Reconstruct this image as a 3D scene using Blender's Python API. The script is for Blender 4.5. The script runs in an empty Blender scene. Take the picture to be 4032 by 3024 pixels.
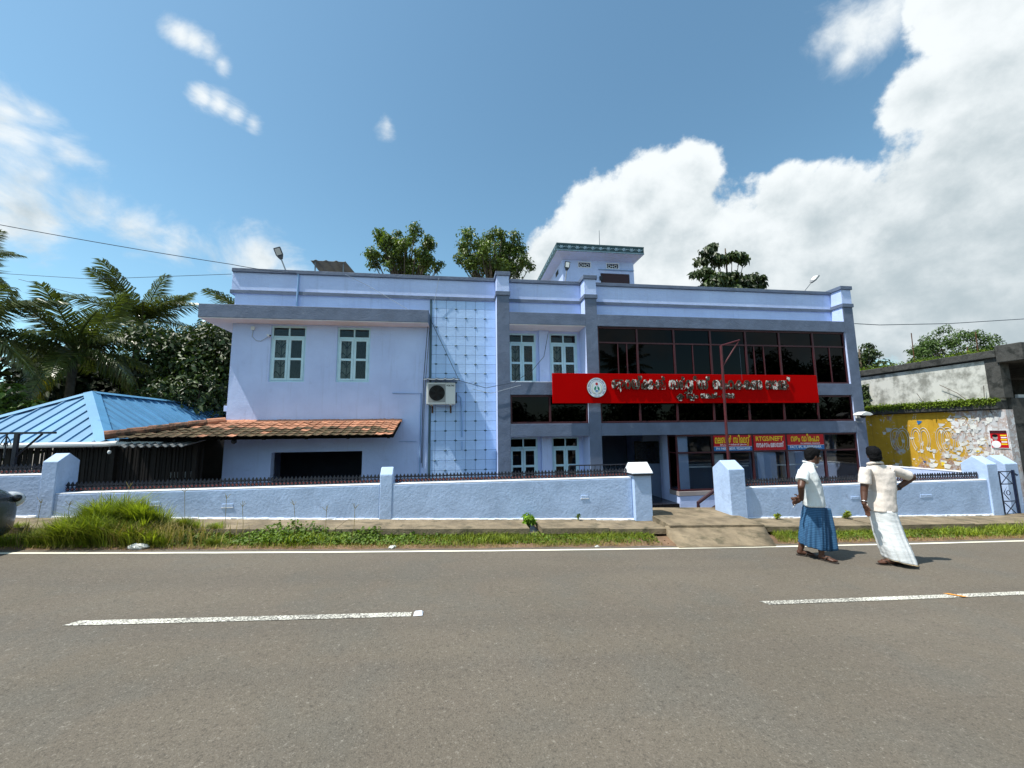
import bpy, math, random
import numpy as np
from mathutils import Vector, Matrix
rnd = random.Random(7); NR = np.random.default_rng(11)
SC = bpy.context.scene; COL = SC.collection
# ------------------------------------------------------------------ camera, sky, sun, exposure
FPX = 1575.8; YAW, PITCH, ROLL, CAMH = 0.13662, 0.12157, -0.012124, 1.72
def _axes():
    cy, sy, cp, sp, cr, sr = math.cos(YAW), math.sin(YAW), math.cos(PITCH), math.sin(PITCH), math.cos(ROLL), math.sin(ROLL)
    f = Vector((sy*cp, cy*cp, sp)); r = Vector((cy, -sy, 0)); u = r.cross(f)
    return r*cr + u*sr, u*cr - r*sr, f
AR, AU, AF = _axes()
def ray(px, py): return AF*FPX + AR*(px-2016) - AU*(py-1512)
def at(px, py, Y=None, Z=None, X=None):          # photo pixel -> point on a known plane
    d = ray(px, py); o = Vector((0, 0, CAMH))
    t = (Y/d.y) if Y is not None else ((Z-CAMH)/d.z if Z is not None else X/d.x)
    return o + d*t
def av(x, y, **k): return at(x*1.8228, y*1.8228, **k)
cam = bpy.data.cameras.new('camera'); co = bpy.data.objects.new('camera', cam); COL.objects.link(co); SC.camera = co
cam.sensor_fit = 'HORIZONTAL'; cam.sensor_width = 36; cam.lens = 36*FPX/4032; cam.clip_start = .05; cam.clip_end = 3000
m = Matrix.Identity(4)
for i in range(3): m[i][0], m[i][1], m[i][2] = AR[i], AU[i], -AF[i]
m[2][3] = CAMH; co.matrix_world = m
SUN = Vector((.52, .13, -1)).normalized()
sl = bpy.data.lights.new('sun', 'SUN'); sl.energy = 4.6; sl.angle = math.radians(.53); sl.color = (1, .955, .88)
so = bpy.data.objects.new('sun', sl); COL.objects.link(so); so.rotation_mode = 'QUATERNION'; so.rotation_quaternion = SUN.to_track_quat('-Z', 'Y'); so.location = (-8, -2, 18)
W = bpy.data.worlds.new('World'); SC.world = W; W.use_nodes = True
SC.view_settings.view_transform = 'Standard'; SC.view_settings.look = 'None'; SC.view_settings.exposure = 0.38; SC.view_settings.gamma = 1
SC.cycles.max_bounces = 8; SC.cycles.transparent_max_bounces = 12; SC.cycles.caustics_reflective = False; SC.cycles.caustics_refractive = False
class NT:
    def __init__(s, tree): s.t = tree; s.n = tree.nodes; s.l = tree.links
    def new(s, typ, **k):
        nd = s.n.new(typ)
        for a, b in k.items(): setattr(nd, a, b)
        return nd
    def put(s, sock, v):
        if isinstance(v, bpy.types.NodeSocket): s.l.new(v, sock)
        elif v is not None:
            try: sock.default_value = v
            except Exception: sock.default_value = tuple(v)+(1,)
    def math(s, op, a, b=None, c=None, clamp=False):
        nd = s.new('ShaderNodeMath', operation=op, use_clamp=clamp)
        for i, v in enumerate((a, b, c)):
            if v is not None: s.put(nd.inputs[i], v)
        return nd.outputs[0]
    def vec(s, op, a, b=None, out=0):
        nd = s.new('ShaderNodeVectorMath', operation=op); s.put(nd.inputs[0], a)
        if b is not None: s.put(nd.inputs[3 if op == 'SCALE' else 1], b)
        return nd.outputs[out]
    def noise(s, vec, scale, detail=4, rough=.55, dist=0):
        nd = s.new('ShaderNodeTexNoise'); s.put(nd.inputs['Vector'], vec); s.put(nd.inputs['Scale'], scale)
        s.put(nd.inputs['Detail'], detail); s.put(nd.inputs['Roughness'], rough); s.put(nd.inputs['Distortion'], dist)
        return nd.outputs['Fac']
    def smooth(s, v, a, b, lo=0., hi=1.):
        nd = s.new('ShaderNodeMapRange', interpolation_type='SMOOTHSTEP')
        for i, x in enumerate((v, a, b, lo, hi)): s.put(nd.inputs[i], x)
        return nd.outputs[0]
    def mix(s, f, a, b, mode='MIX'):
        nd = s.new('ShaderNodeMix', data_type='RGBA', blend_type=mode)
        s.put(nd.inputs[0], f); s.put(nd.inputs[6], a if isinstance(a, bpy.types.NodeSocket) else tuple(a)+(1,)*(4-len(a)))
        s.put(nd.inputs[7], b if isinstance(b, bpy.types.NodeSocket) else tuple(b)+(1,)*(4-len(b)))
        return nd.outputs[2]
    def xyz(s, v):
        nd = s.new('ShaderNodeSeparateXYZ'); s.put(nd.inputs[0], v); return nd.outputs
    def mapping(s, v, scale=(1, 1, 1), loc=(0, 0, 0), rot=(0, 0, 0)):
        nd = s.new('ShaderNodeMapping'); s.put(nd.inputs[0], v); s.put(nd.inputs['Scale'], scale); s.put(nd.inputs['Location'], loc); s.put(nd.inputs['Rotation'], rot)
        return nd.outputs[0]
def build_sky():
    t = NT(W.node_tree); t.n.clear()
    out = t.new('ShaderNodeOutputWorld'); bg = t.new('ShaderNodeBackground'); t.l.new(bg.outputs[0], out.inputs[0])
    sky = t.new('ShaderNodeTexSky', sky_type='NISHITA', sun_disc=False)
    d = -SUN; sky.sun_elevation = math.asin(d.z); sky.sun_rotation = math.atan2(d.x, d.y)
    sky.air_density = 1.0; sky.dust_density = .6; sky.ozone_density = 1.6; sky.altitude = 0
    D = t.new('ShaderNodeTexCoord').outputs['Generated']
    def dirv(x, y): return ray(x*1.8228, y*1.8228).normalized()
    def field(blobs):
        acc = None
        for x, y, r in blobs:
            c = dirv(x, y); rr = .5*((dirv(x+r, y)-c).length + (dirv(x, y+r)-c).length)
            f = t.math('MULTIPLY_ADD', t.vec('DISTANCE', D, tuple(c), out=1), -1/rr, 1.)
            acc = f if acc is None else t.math('SMOOTH_MAX', acc, f, .25)
        return acc
    cum = [(1500, 370, 75), (1385, 425, 95), (1300, 480, 100), (1215, 560, 90), (1130, 600, 60), (1450, 520, 190), (1600, 560, 190), (1690, 440, 95), (1770, 480, 130), (1800, 640, 230),
           (1930, 520, 170), (2050, 420, 200), (2160, 300, 210), (2190, 130, 170), (2120, -30, 170), (2000, 620, 300), (2300, 450, 400), (1620, 700, 190), (1990, 210, 90), (2320, -160, 240), (2200, 800, 300), (2600, 300, 500)]
    thin = [(40, 300, 90), (90, 380, 110), (180, 425, 95), (300, 500, 90), (385, 525, 50), (30, 470, 110), (560, 555, 85), (620, 590, 60), (392, 78, 34), (420, 92, 36), (452, 112, 34), (480, 138, 26), (440, 208, 26), (474, 224, 32), (510, 244, 32), (548, 268, 26), (835, 277, 26), (80, 250, 60), (20, 240, 80), (150, 340, 70),
            (1800, 85, 60), (1850, 60, 95), (1920, 30, 120), (1830, 120, 45), (-120, 300, 150)]
    n1 = t.noise(D, 5.5, 9, .58, .15); n2 = t.noise(D, 19, 8, .62)
    nn = t.math('ADD', t.math('MULTIPLY', t.math('SUBTRACT', n1, .5), 1.25), t.math('MULTIPLY', t.math('SUBTRACT', n2, .5), .75))
    fc = t.math('ADD', field(cum), nn)
    a1 = t.smooth(fc, .0, .26)
    w = t.mapping(D, (1, 1, 1.5), rot=(0, .55, 0)); n3 = t.noise(w, 7, 10, .62, .35)
    ft = t.math('ADD', field(thin), t.math('MULTIPLY', t.math('SUBTRACT', n3, .5), 4.2))
    a2 = t.smooth(ft, -.1, 1.5, 0, .95)
    # the rest of the dome: scattered cloud of the same kind
    far = t.smooth(t.xyz(D)[1], -.02, -.25)
    a3 = t.math('MULTIPLY', t.smooth(t.noise(D, 2.2, 8, .58), .50, .62), far)
    alpha = t.math('MAXIMUM', a1, t.math('MAXIMUM', a2, a3))
    nb = t.noise(t.vec('ADD', D, tuple(-SUN*.045)), 5.5, 9, .58, .15)
    nb2 = t.noise(t.vec('ADD', D, tuple(-SUN*.018)), 19, 8, .62); rel = t.math('ADD', t.math('MULTIPLY', t.math('SUBTRACT', n1, nb), 1.3), t.math('MULTIPLY', t.math('SUBTRACT', n2, nb2), .55))
    z = t.xyz(D)[2]
    core = t.smooth(fc, .2, 1.1, .0, .36)
    low = t.smooth(z, .10, .72, .46, .0)
    n4 = t.noise(t.mapping(D, (1, 1, 1.5)), 3.2, 7, .62, .3); br = t.math('SUBTRACT', t.math('SUBTRACT', t.math('ADD', .98, rel), core), low); br = t.math('ADD', br, t.math('MULTIPLY', t.math('SUBTRACT', n4, .48), 1.15))
    br = t.math('MINIMUM', t.math('MAXIMUM', br, .0), 1.02)
    cc = t.mix(t.smooth(br, .05, 1.0), (3.8, 4.5, 4.85), (7.3, 7.7, 7.85))
    skyc = t.mix(1., sky.outputs[0], (1.22, 1.55, 1.42), 'MULTIPLY')
    c = t.mix(alpha, skyc, cc)
    t.l.new(c, bg.inputs[0]); bg.inputs[1].default_value = .1
build_sky()
# ------------------------------------------------------------------ helpers
OFF = {}
def tag(o, label=None, cat=None, group=None, kind=None):
    for k, v in (('label', label), ('category', cat), ('group', group), ('kind', kind)):
        if v: o[k] = v
    return o
def thing(name, label, cat, loc=(0, 0, 0), group=None):
    o = bpy.data.objects.new(name, None); o.empty_display_size = .2; COL.objects.link(o); o.location = loc; OFF[o] = Vector(loc)
    return tag(o, label, cat, group)
class MB:
    def __init__(s): s.v = []; s.f = []
    def add(s, vs, fs):
        b = len(s.v); s.v += [tuple(x) for x in vs]; s.f += [tuple(i+b for i in f) for f in fs]; return s
    def quad(s, *p): return s.add(p, [tuple(range(len(p)))])
    def box(s, x0, x1, y0, y1, z0, z1):
        return s.add([(x, y, z) for x in (x0, x1) for y in (y0, y1) for z in (z0, z1)],
                     [(0, 1, 3, 2), (4, 6, 7, 5), (0, 4, 5, 1), (2, 3, 7, 6), (0, 2, 6, 4), (1, 5, 7, 3)])
    def hexa(s, b, t):   # bottom 4 pts, top 4 pts (ccw from above)
        return s.add(list(b)+list(t), [(3, 2, 1, 0), (4, 5, 6, 7)]+[(i, (i+1) % 4, 4+(i+1) % 4, 4+i) for i in range(4)])
    def prism(s, prof, ax, lo, hi):
        mk = {'x': lambda a, b, c: (c, a, b), 'y': lambda a, b, c: (a, c, b), 'z': lambda a, b, c: (a, b, c)}[ax]; n = len(prof)
        return s.add([mk(a, b, lo) for a, b in prof]+[mk(a, b, hi) for a, b in prof],
                     [tuple(range(n))[::-1], tuple(range(n, 2*n))]+[(i, (i+1) % n, n+(i+1) % n, n+i) for i in range(n)])
    def tube(s, path, r, n=6, cap=True):
        P = [Vector(p) for p in path]; k = len(P); rr = r if isinstance(r, (list, tuple)) else [r]*k; vs = []; prev = None
        for i, p in enumerate(P):
            d = (P[min(i+1, k-1)]-P[max(i-1, 0)]).normalized()
            a = prev if prev is not None else (Vector((0, 0, 1)) if abs(d.z) < .9 else Vector((1, 0, 0)))
            a = (a-d*a.dot(d)).normalized(); prev = a; b = d.cross(a)
            vs += [p+(a*math.cos(2*math.pi*j/n)+b*math.sin(2*math.pi*j/n))*rr[i] for j in range(n)]
        fs = [(i*n+j, i*n+(j+1) % n, (i+1)*n+(j+1) % n, (i+1)*n+j) for i in range(k-1) for j in range(n)]
        if cap: fs += [tuple(range(n))[::-1], tuple(range((k-1)*n, k*n))]
        return s.add(vs, fs)
    def ell(s, c, rx, ry, rz, nu=12, nv=8, rot=None):
        vs = []; c = Vector(c)
        for j in range(1, nv):
            th = math.pi*j/nv
            for i in range(nu):
                a = 2*math.pi*i/nu; q = Vector((rx*math.sin(th)*math.cos(a), ry*math.sin(th)*math.sin(a), rz*math.cos(th)))
                vs.append(c+(rot @ q if rot else q))
        q0 = Vector((0, 0, rz)); vs += [c+(rot @ q0 if rot else q0), c-(rot @ q0 if rot else q0)]; T = len(vs)-2
        fs = [(j*nu+i, (j+1)*nu+i, (j+1)*nu+(i+1) % nu, j*nu+(i+1) % nu) for j in range(nv-2) for i in range(nu)]
        fs += [(T, i, (i+1) % nu) for i in range(nu)]+[(T+1, (nv-2)*nu+(i+1) % nu, (nv-2)*nu+i) for i in range(nu)]
        return s.add(vs, fs)
    def caps(s, p0, p1, r0, r1, n=12):
        p0, p1 = Vector(p0), Vector(p1); d = (p1-p0).normalized(); path = []; rr = []
        for k in range(4): a = math.pi/2*(k+.15)/4; path.append(p0-d*r0*math.cos(a)); rr.append(r0*math.sin(a))
        path += [p0, p1]; rr += [r0, r1]
        for k in range(3, -1, -1): a = math.pi/2*(k+.15)/4; path.append(p1+d*r1*math.cos(a)); rr.append(r1*math.sin(a))
        return s.tube(path, rr, n)
    def mesh(s, name, off=Vector((0, 0, 0)), smooth=False):
        me = bpy.data.meshes.new(name); me.from_pydata([(x-off.x, y-off.y, z-off.z) for x, y, z in s.v], [], s.f)
        if smooth: me.polygons.foreach_set('use_smooth', [True]*len(me.polygons))
        me.update(); return me
    def build(s, name, mt, parent=None, smooth=False, bevel=0, loc=None):
        off = OFF[parent] if parent else Vector(loc or (0, 0, 0)); me = s.mesh(name, off, smooth)
        if mt: me.materials.append(M[mt] if isinstance(mt, str) else mt)
        o = bpy.data.objects.new(name, me); COL.objects.link(o); OFF[o] = off
        if parent: o.parent = parent
        else: o.location = off
        if bevel:
            b = o.modifiers.new('bevel', 'BEVEL'); b.width = bevel; b.segments = 2; b.limit_method = 'ANGLE'
        return o
def inst(me, name, parent, wloc, rot=None, scale=None):
    o = bpy.data.objects.new(name, me); COL.objects.link(o)
    if parent: o.parent = parent
    o.location = Vector(wloc)-(OFF[parent] if parent else Vector((0, 0, 0))); OFF[o] = OFF.get(parent, Vector((0, 0, 0)))
    if rot: o.rotation_euler = rot
    if scale: o.scale = scale if isinstance(scale, (tuple, list, Vector)) else (scale,)*3
    return o
def holes(x0, x1, z0, z1, y0, y1, hs):           # a wall in the xz plane with rectangular openings
    xs = sorted({x0, x1, *[min(max(h[i], x0), x1) for h in hs for i in (0, 1)]}); zs = sorted({z0, z1, *[min(max(h[i], z0), z1) for h in hs for i in (2, 3)]})
    inh = lambda x, z: any(h[0] < x < h[1] and h[2] < z < h[3] for h in hs); m = MB()
    solid = {}
    for i in range(len(xs)-1):
        for k in range(len(zs)-1): solid[i, k] = not inh((xs[i]+xs[i+1])/2, (zs[k]+zs[k+1])/2)
    for (i, k), ok in solid.items():
        if not ok: continue
        a, b, c, d = xs[i], xs[i+1], zs[k], zs[k+1]
        m.quad((a, y0, c), (b, y0, c), (b, y0, d), (a, y0, d)); m.quad((b, y1, c), (a, y1, c), (a, y1, d), (b, y1, d))
        if not solid.get((i-1, k)): m.quad((a, y1, c), (a, y0, c), (a, y0, d), (a, y1, d))
        if not solid.get((i+1, k)): m.quad((b, y0, c), (b, y1, c), (b, y1, d), (b, y0, d))
        if not solid.get((i, k-1)): m.quad((a, y1, c), (b, y1, c), (b, y0, c), (a, y0, c))
        if not solid.get((i, k+1)): m.quad((a, y0, d), (b, y0, d), (b, y1, d), (a, y1, d))
    return m
def s2l(*c): return tuple((x/255/12.92 if x/255 <= .04045 else ((x/255+.055)/1.055)**2.4) for x in c)
# ------------------------------------------------------------------ materials
M = {}
def mat(name, col, rough=.75, var=.10, scale=2.5, bump=.0, bscale=60, spec=.35, metal=0, streak=0, dirt=None, dscale=2, dlo=.55, dhi=.75, rand=0, coat=0, island=0, transl=0, ior=None):
    m = bpy.data.materials.new(name); m.use_nodes = True; t = NT(m.node_tree); b = t.n['Principled BSDF']; M[name] = m
    tc = t.new('ShaderNodeTexCoord').outputs['Object']
    c = Vector(col)
    k = t.noise(tc, scale, 5, .6)
    cs = t.mix(t.smooth(k, .3, .7), tuple(c*(1-var)), tuple(Vector([min(1, x) for x in c*(1+var)])))
    if streak:
        st = t.noise(t.mapping(tc, (7, 7, .5)), 1.2, 5, .65)
        cs = t.mix(t.smooth(st, .52, .78, 0, streak), cs, tuple(c*.55))
    if dirt:
        dn = t.noise(tc, dscale, 7, .65, .3); cs = t.mix(t.smooth(dn, dlo, dhi), cs, dirt)
    if rand:
        oi = t.new('ShaderNodeObjectInfo').outputs['Random']; cs = t.mix(1., cs, t.mix(oi, (1-rand,)*3, (1+rand,)*3), 'MULTIPLY')
    if island:
        ri = t.new('ShaderNodeNewGeometry').outputs['Random Per Island']; cs = t.mix(1., cs, t.mix(ri, (1-island, 1-island, 1-island), (1+island, 1+island*.8, 1)), 'MULTIPLY')
    t.l.new(cs, b.inputs['Base Color']); b.inputs['Roughness'].default_value = rough; b.inputs['Specular IOR Level'].default_value = spec; b.inputs['Metallic'].default_value = metal
    if ior: b.inputs['IOR'].default_value = ior
    if coat: b.inputs['Coat Weight'].default_value = coat; b.inputs['Coat Roughness'].default_value = .08
    if bump:
        bn = t.noise(tc, bscale, 6, .6); bb = t.new('ShaderNodeBump'); bb.inputs['Strength'].default_value = bump; bb.inputs['Distance'].default_value = .02
        b2 = t.noise(tc, bscale*.12, 4, .6); t.l.new(t.math('ADD', bn, t.math('MULTIPLY', b2, 2.)), bb.inputs['Height']); t.l.new(bb.outputs[0], b.inputs['Normal'])
    if transl:
        tr = t.new('ShaderNodeBsdfTranslucent'); t.l.new(t.mix(1., cs, (1.3, 1.35, .5), 'MULTIPLY'), tr.inputs[0])
        mx = t.new('ShaderNodeMixShader'); mx.inputs[0].default_value = transl
        t.l.new(b.outputs[0], mx.inputs[1]); t.l.new(tr.outputs[0], mx.inputs[2]); t.l.new(mx.outputs[0], t.n['Material Output'].inputs[0])
    return m
BLUE = (.535, .645, .96); GREY = (.130, .165, .242)
mat('paint_blue', BLUE, .72, .07, .9, .3, 40, streak=.30, dirt=(.36, .46, .70), dscale=2.4, dlo=.58, dhi=.85)
mat('paint_wall', (.44, .575, .81), .75, .10, 2.0, .32, 22, streak=.16, dirt=(.30, .39, .56), dscale=4, dlo=.54, dhi=.82)
mat('paint_tile', (.455, .64, .94), .6, .07, 2.5, .3, 50, rand=.05)
mat('paint_groove', (.13, .20, .36), .8, .1)
mat('paint_grey', GREY, .72, .12, 2.0, .45, 30, streak=.12, dirt=(.24, .27, .33), dscale=3, dlo=.6, dhi=.85)
mat('paint_slate', (.065, .12, .16), .6, .1)
mat('paint_white', (.80, .83, .88), .7, .05, 3, .2, 40)
mat('soffit', (.84, .77, .76), .8, .06, 2, .1, 40)
mat('frieze', (.045, .095, .11), .7, .15, 5, .2, 40)
mat('frieze_light', (.17, .27, .34), .7, .15, 8, .2, 40)
mat('sash_blue', (.53, .75, .83), .5, .06, 4, .08, 60)
mat('maroon', (.060, .014, .019), .45, .15, 4, spec=.4)
mat('maroon_door', (.040, .016, .022), .5, .1, 2)
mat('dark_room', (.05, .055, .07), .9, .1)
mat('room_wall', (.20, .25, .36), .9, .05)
mat('granite', (.012, .012, .014), .25, .3, 20, spec=.4)
mat('skirting', (.36, .32, .31), .4, .1)
mat('iron', (.010, .013, .022), .45, .2, 10, spec=.5)
mat('iron_blue', (.012, .022, .06), .4, .2, 10, spec=.5)
mat('medallion', (.36, .085, .07), .7, .2, 20)
mat('sign_red', (.46, .0, .0), .6, .03, 1, spec=.04)
mat('shop_red', (.50, .006, .012), .4, .04, 2)
mat('shop_blue', (.03, .16, .42), .4, .04, 2)
mat('yellow', (.85, .62, .02), .5, .03); mat('white_print', (.82, .82, .84), .5, .03)
mat('emblem_white', (.72, .78, .82), .4, .04); mat('emblem_blue', (.03, .06, .22), .5, .04); mat('emblem_green', (.0, .20, .12), .5, .04)
mat('emblem_red', (.45, .015, .03), .5, .04); mat('emblem_sky', (.02, .18, .45), .5, .04); mat('emblem_gold', (.55, .55, .30), .6, .04); mat('rust', (.10, .045, .02), .9, .3, 30)
mat('ac_white', (.70, .71, .68), .5, .04, 3, dirt=(.42, .38, .32), dscale=6, dlo=.62, dhi=.85); mat('ac_dark', (.012, .012, .011), .6, .2)
mat('ac_grey', (.30, .30, .29), .55, .1); mat('black_print', (.01, .01, .012), .5, .1)
mat('zinc', (.20, .23, .25), .55, .2, 3, metal=.3, dirt=(.10, .11, .11), dscale=4); mat('pvc', (.72, .74, .74), .4, .05, 3, dirt=(.4, .36, .3), dscale=2.5, dlo=.6, dhi=.8)
mat('pipe_blue', (.26, .42, .66), .5, .1); mat('cable', (.02, .035, .06), .6, .1); mat('cable_pale', (.35, .40, .46), .6, .1)
mat('lamp_grey', (.25, .26, .27), .45, .1, metal=.3); mat('lamp_glass', (.75, .76, .74), .3, .03)
mat('pole_red', (.085, .016, .020), .45, .2, 6)
mat('roof_blue', (.095, .265, .45), .42, .10, 1.2, .05, 30, spec=.45, dirt=(.07, .12, .18), dscale=1.3, dlo=.60, dhi=.78, rand=.10)
mat('roof_rib', (.03, .16, .40), .45, .1)
mat('clay', (.43, .21, .125), .85, .22, 8, .4, 60, dirt=(.30, .11, .05), dscale=7, dlo=.5, dhi=.75, rand=.28)
mat('clay_moss', (.17, .10, .062), .92, .35, 9, .5, 60, dirt=(.06, .055, .025), dscale=6, dlo=.42, dhi=.62, rand=.35)
mat('mortar', (.48, .22, .13), .9, .16, 4, .5, 40, dirt=(.62, .5, .42), dscale=5, dlo=.66, dhi=.75)
mat('ridge_old', (.24, .12, .075), .95, .35, 7, .6, 50, dirt=(.05, .045, .035), dscale=5, dlo=.45, dhi=.62)
mat('asbestos', (.20, .21, .21), .9, .3, 6, .3, 60, dirt=(.05, .06, .05), dscale=6)
mat('timber_dark', (.012, .009, .007), .8, .3, 6, rand=.35); mat('pale_far', (.55, .56, .56), .8, .1)
mat('soil', (.20, .125, .075), .95, .3, 3, .6, 60, dirt=(.11, .075, .045), dscale=5); mat('yard', (.17, .145, .12), .95, .25, 2, .4, 40)
mat('concrete_old', (.235, .185, .12), .93, .28, 3.0, .7, 50, dirt=(.085, .075, .045), dscale=3.5, dlo=.48, dhi=.72)
mat('concrete_dark', (.075, .075, .07), .95, .3, 2.5, .5, 40, streak=.4, dirt=(.025, .027, .025), dscale=2.5, dlo=.45, dhi=.65)
mat('grass_green', (.19, .245, .03), .7, .25, 1.6, island=.40, transl=.30); mat('grass_tall', (.22, .285, .035), .7, .38, 3.5, island=.45, transl=.35)
mat('grass_dry', (.30, .25, .09), .8, .2, 4, island=.3, transl=.2)
mat('weed', (.12, .20, .028), .6, .3, 2.5, island=.4, transl=.25); mat('lime_leaf', (.16, .30, .02), .6, .2, 6, island=.3, transl=.3)
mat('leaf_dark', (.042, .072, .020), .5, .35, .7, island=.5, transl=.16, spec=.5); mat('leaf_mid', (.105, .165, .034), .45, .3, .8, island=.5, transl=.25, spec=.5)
mat('leaf_painted_shade', (.016, .028, .009), .6, .35, .7, island=.5, transl=.1); mat('leaf_far', (.085, .15, .045), .7, .25, .6, island=.4, transl=.2)  # near-black green puts the shade under the palms into the leaf colour
mat('palm', (.095, .125, .036), .32, .3, .8, island=.4, transl=.2, spec=.65); mat('palm_yellow', (.22, .19, .015), .5, .25, 1, island=.3, transl=.35)
mat('rachis', (.14, .15, .05), .5, .2); mat('bark', (.10, .08, .06), .95, .3, 5, .6, 30)
mat('moss', (.13, .20, .02), .9, .3, 8, island=.4, transl=.2)
mat('skin', (.090, .038, .022), .48, .10, 9, spec=.45); mat('hair', (.004, .004, .005), .8, .3, 30, .4, 120, spec=.15)
mat('sandal', (.045, .036, .03), .7, .2); 
def cloth(name, col, sc, st, dist=.03):
    m = mat(name, col, .85, .03, 5); t = NT(m.node_tree); b = t.n['Principled BSDF']; tc = t.new('ShaderNodeTexCoord').outputs['Object']
    n = t.noise(t.mapping(tc, sc, rot=(0, .25, .3)), 1., 4, .5, .6); f = t.noise(tc, 260, 2); bb = t.new('ShaderNodeBump'); bb.inputs['Strength'].default_value = st; bb.inputs['Distance'].default_value = dist
    t.l.new(t.math('ADD', n, t.math('MULTIPLY', f, .04)), bb.inputs['Height']); t.l.new(bb.outputs[0], b.inputs['Normal'])
cloth('shirt_white', (.72, .77, .78), (9, 9, 4), .38); cloth('shirt_cream', (.75, .67, .60), (11, 11, 5), .35)
cloth('dhoti', (.80, .82, .82), (5, 5, 30), .35, .015); mat('hem_gold', (.55, .38, .18), .7, .1); mat('bangle', (.6, .6, .6), .3, .05, metal=.9)
mat('car_paint', (.03, .04, .042), .25, .05, spec=.6, coat=.6); mat('car_glass', (.01, .012, .014), .05, .05, spec=.6); mat('tyre', (.012, .012, .012), .85, .1); mat('chrome', (.5, .52, .54), .18, .05, metal=.9)
mat('headlamp', (.55, .58, .60), .12, .2, 20, spec=.7, coat=.8); mat('litter', (.72, .72, .68), .7, .1); mat('dead_leaf', (.20, .09, .035), .8, .3, island=.3)
mat('curtain', (.72, .72, .66), .9, .12, 6); mat('curtain_dark', (.030, .032, .036), .9, .3, 6)
def glass(name, tint, refl_ior=1.5, dark=.5):
    m = bpy.data.materials.new(name); m.use_nodes = True; t = NT(m.node_tree); t.n.remove(t.n['Principled BSDF']); M[name] = m
    tr = t.new('ShaderNodeBsdfTransparent'); tr.inputs[0].default_value = tuple(tint)+(1,); gl = t.new('ShaderNodeBsdfGlossy'); gl.inputs['Roughness'].default_value = .012
    wv = t.noise(t.new('ShaderNodeTexCoord').outputs['Object'], 1.3, 2); bp = t.new('ShaderNodeBump'); bp.inputs['Strength'].default_value = .05; bp.inputs['Distance'].default_value = .02; t.l.new(wv, bp.inputs['Height']); t.l.new(bp.outputs[0], gl.inputs['Normal'])
    fr = t.new('ShaderNodeFresnel'); fr.inputs[0].default_value = refl_ior; mx = t.new('ShaderNodeMixShader'); t.l.new(fr.outputs[0], mx.inputs[0]); t.l.new(tr.outputs[0], mx.inputs[1]); t.l.new(gl.outputs[0], mx.inputs[2])
    t.l.new(mx.outputs[0], t.n['Material Output'].inputs[0]); return m
glass('glass_clear', (.88, .91, .92), 1.38); glass('glass_win', (.72, .76, .76), 1.4); glass('glass_dark', (.10, .12, .12), 1.4); glass('glass_film', (.010, .012, .013), 1.27)
def asphalt():
    m = mat('asphalt', (.1, .1, .1), .9); t = NT(m.node_tree); b = t.n['Principled BSDF']; tc = t.new('ShaderNodeTexCoord').outputs['Object']
    big = t.noise(tc, .45, 5, .6); c = t.mix(t.smooth(big, .3, .7), (.138, .117, .088), (.163, .139, .106))
    tone = t.noise(tc, 1.7, 3, .6); c = t.mix(t.smooth(tone, .4, .65, 0, .35), c, (.150, .124, .097)); lane = t.noise(t.mapping(tc, (.06, 1.1, 1)), 1.1, 4, .55); c = t.mix(t.smooth(lane, .42, .66, 0, .45), c, (.110, .096, .078))
    tn2 = t.noise(t.vec('ADD', tc, (7, 3, 1)), 1.3, 3, .6); c = t.mix(t.smooth(tn2, .45, .7, 0, .35), c, (.118, .118, .103))
    g = t.noise(tc, 95, 3, .75); c = t.mix(t.smooth(g, .30, .48, .72, 0), c, (.048, .042, .034)); c = t.mix(t.smooth(g, .56, .74, 0, .75), c, (.31, .28, .23))
    g2 = t.noise(tc, 30, 4, .8); c = t.mix(t.smooth(g2, .32, .47, .6, 0), c, (.06, .052, .042)); c = t.mix(t.smooth(g2, .58, .72, 0, .7), c, (.33, .30, .25)); g3 = t.noise(tc, 9, 3, .7); c = t.mix(t.smooth(g3, .74, .78, 0, .6), c, (.04, .036, .03))
    t.l.new(c, b.inputs['Base Color']); b.inputs['Roughness'].default_value = .88
    bb = t.new('ShaderNodeBump'); bb.inputs['Strength'].default_value = .6; bb.inputs['Distance'].default_value = .012; t.l.new(g, bb.inputs['Height']); t.l.new(bb.outputs[0], b.inputs['Normal'])
asphalt()
def worn(name, col, under, scale=14, lo=.40, hi=.50):
    m = mat(name, col, .7); t = NT(m.node_tree); b = t.n['Principled BSDF']; tc = t.new('ShaderNodeTexCoord').outputs['Object']
    n = t.noise(t.mapping(tc, (.9, 1.15, 1)), scale, 8, .7); n2 = t.noise(tc, 1.2, 3)
    k = t.smooth(t.math('ADD', n, t.math('MULTIPLY', t.math('SUBTRACT', n2, .5), .25)), lo, hi)
    t.l.new(t.mix(k, under, col), b.inputs['Base Color'])
worn('road_paint', (.74, .72, .62), (.17, .16, .14), 62, .47, .55); worn('edge_paint', (.80, .76, .62), (.2, .19, .17), 12, .26, .34)
worn('letter_peeled', (.045, .034, .022), (.68, .65, .60), 7, .43, .47)
worn('wall_raw', (.60, .60, .55), (.24, .24, .21), 2.0, .34, .58)
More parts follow.
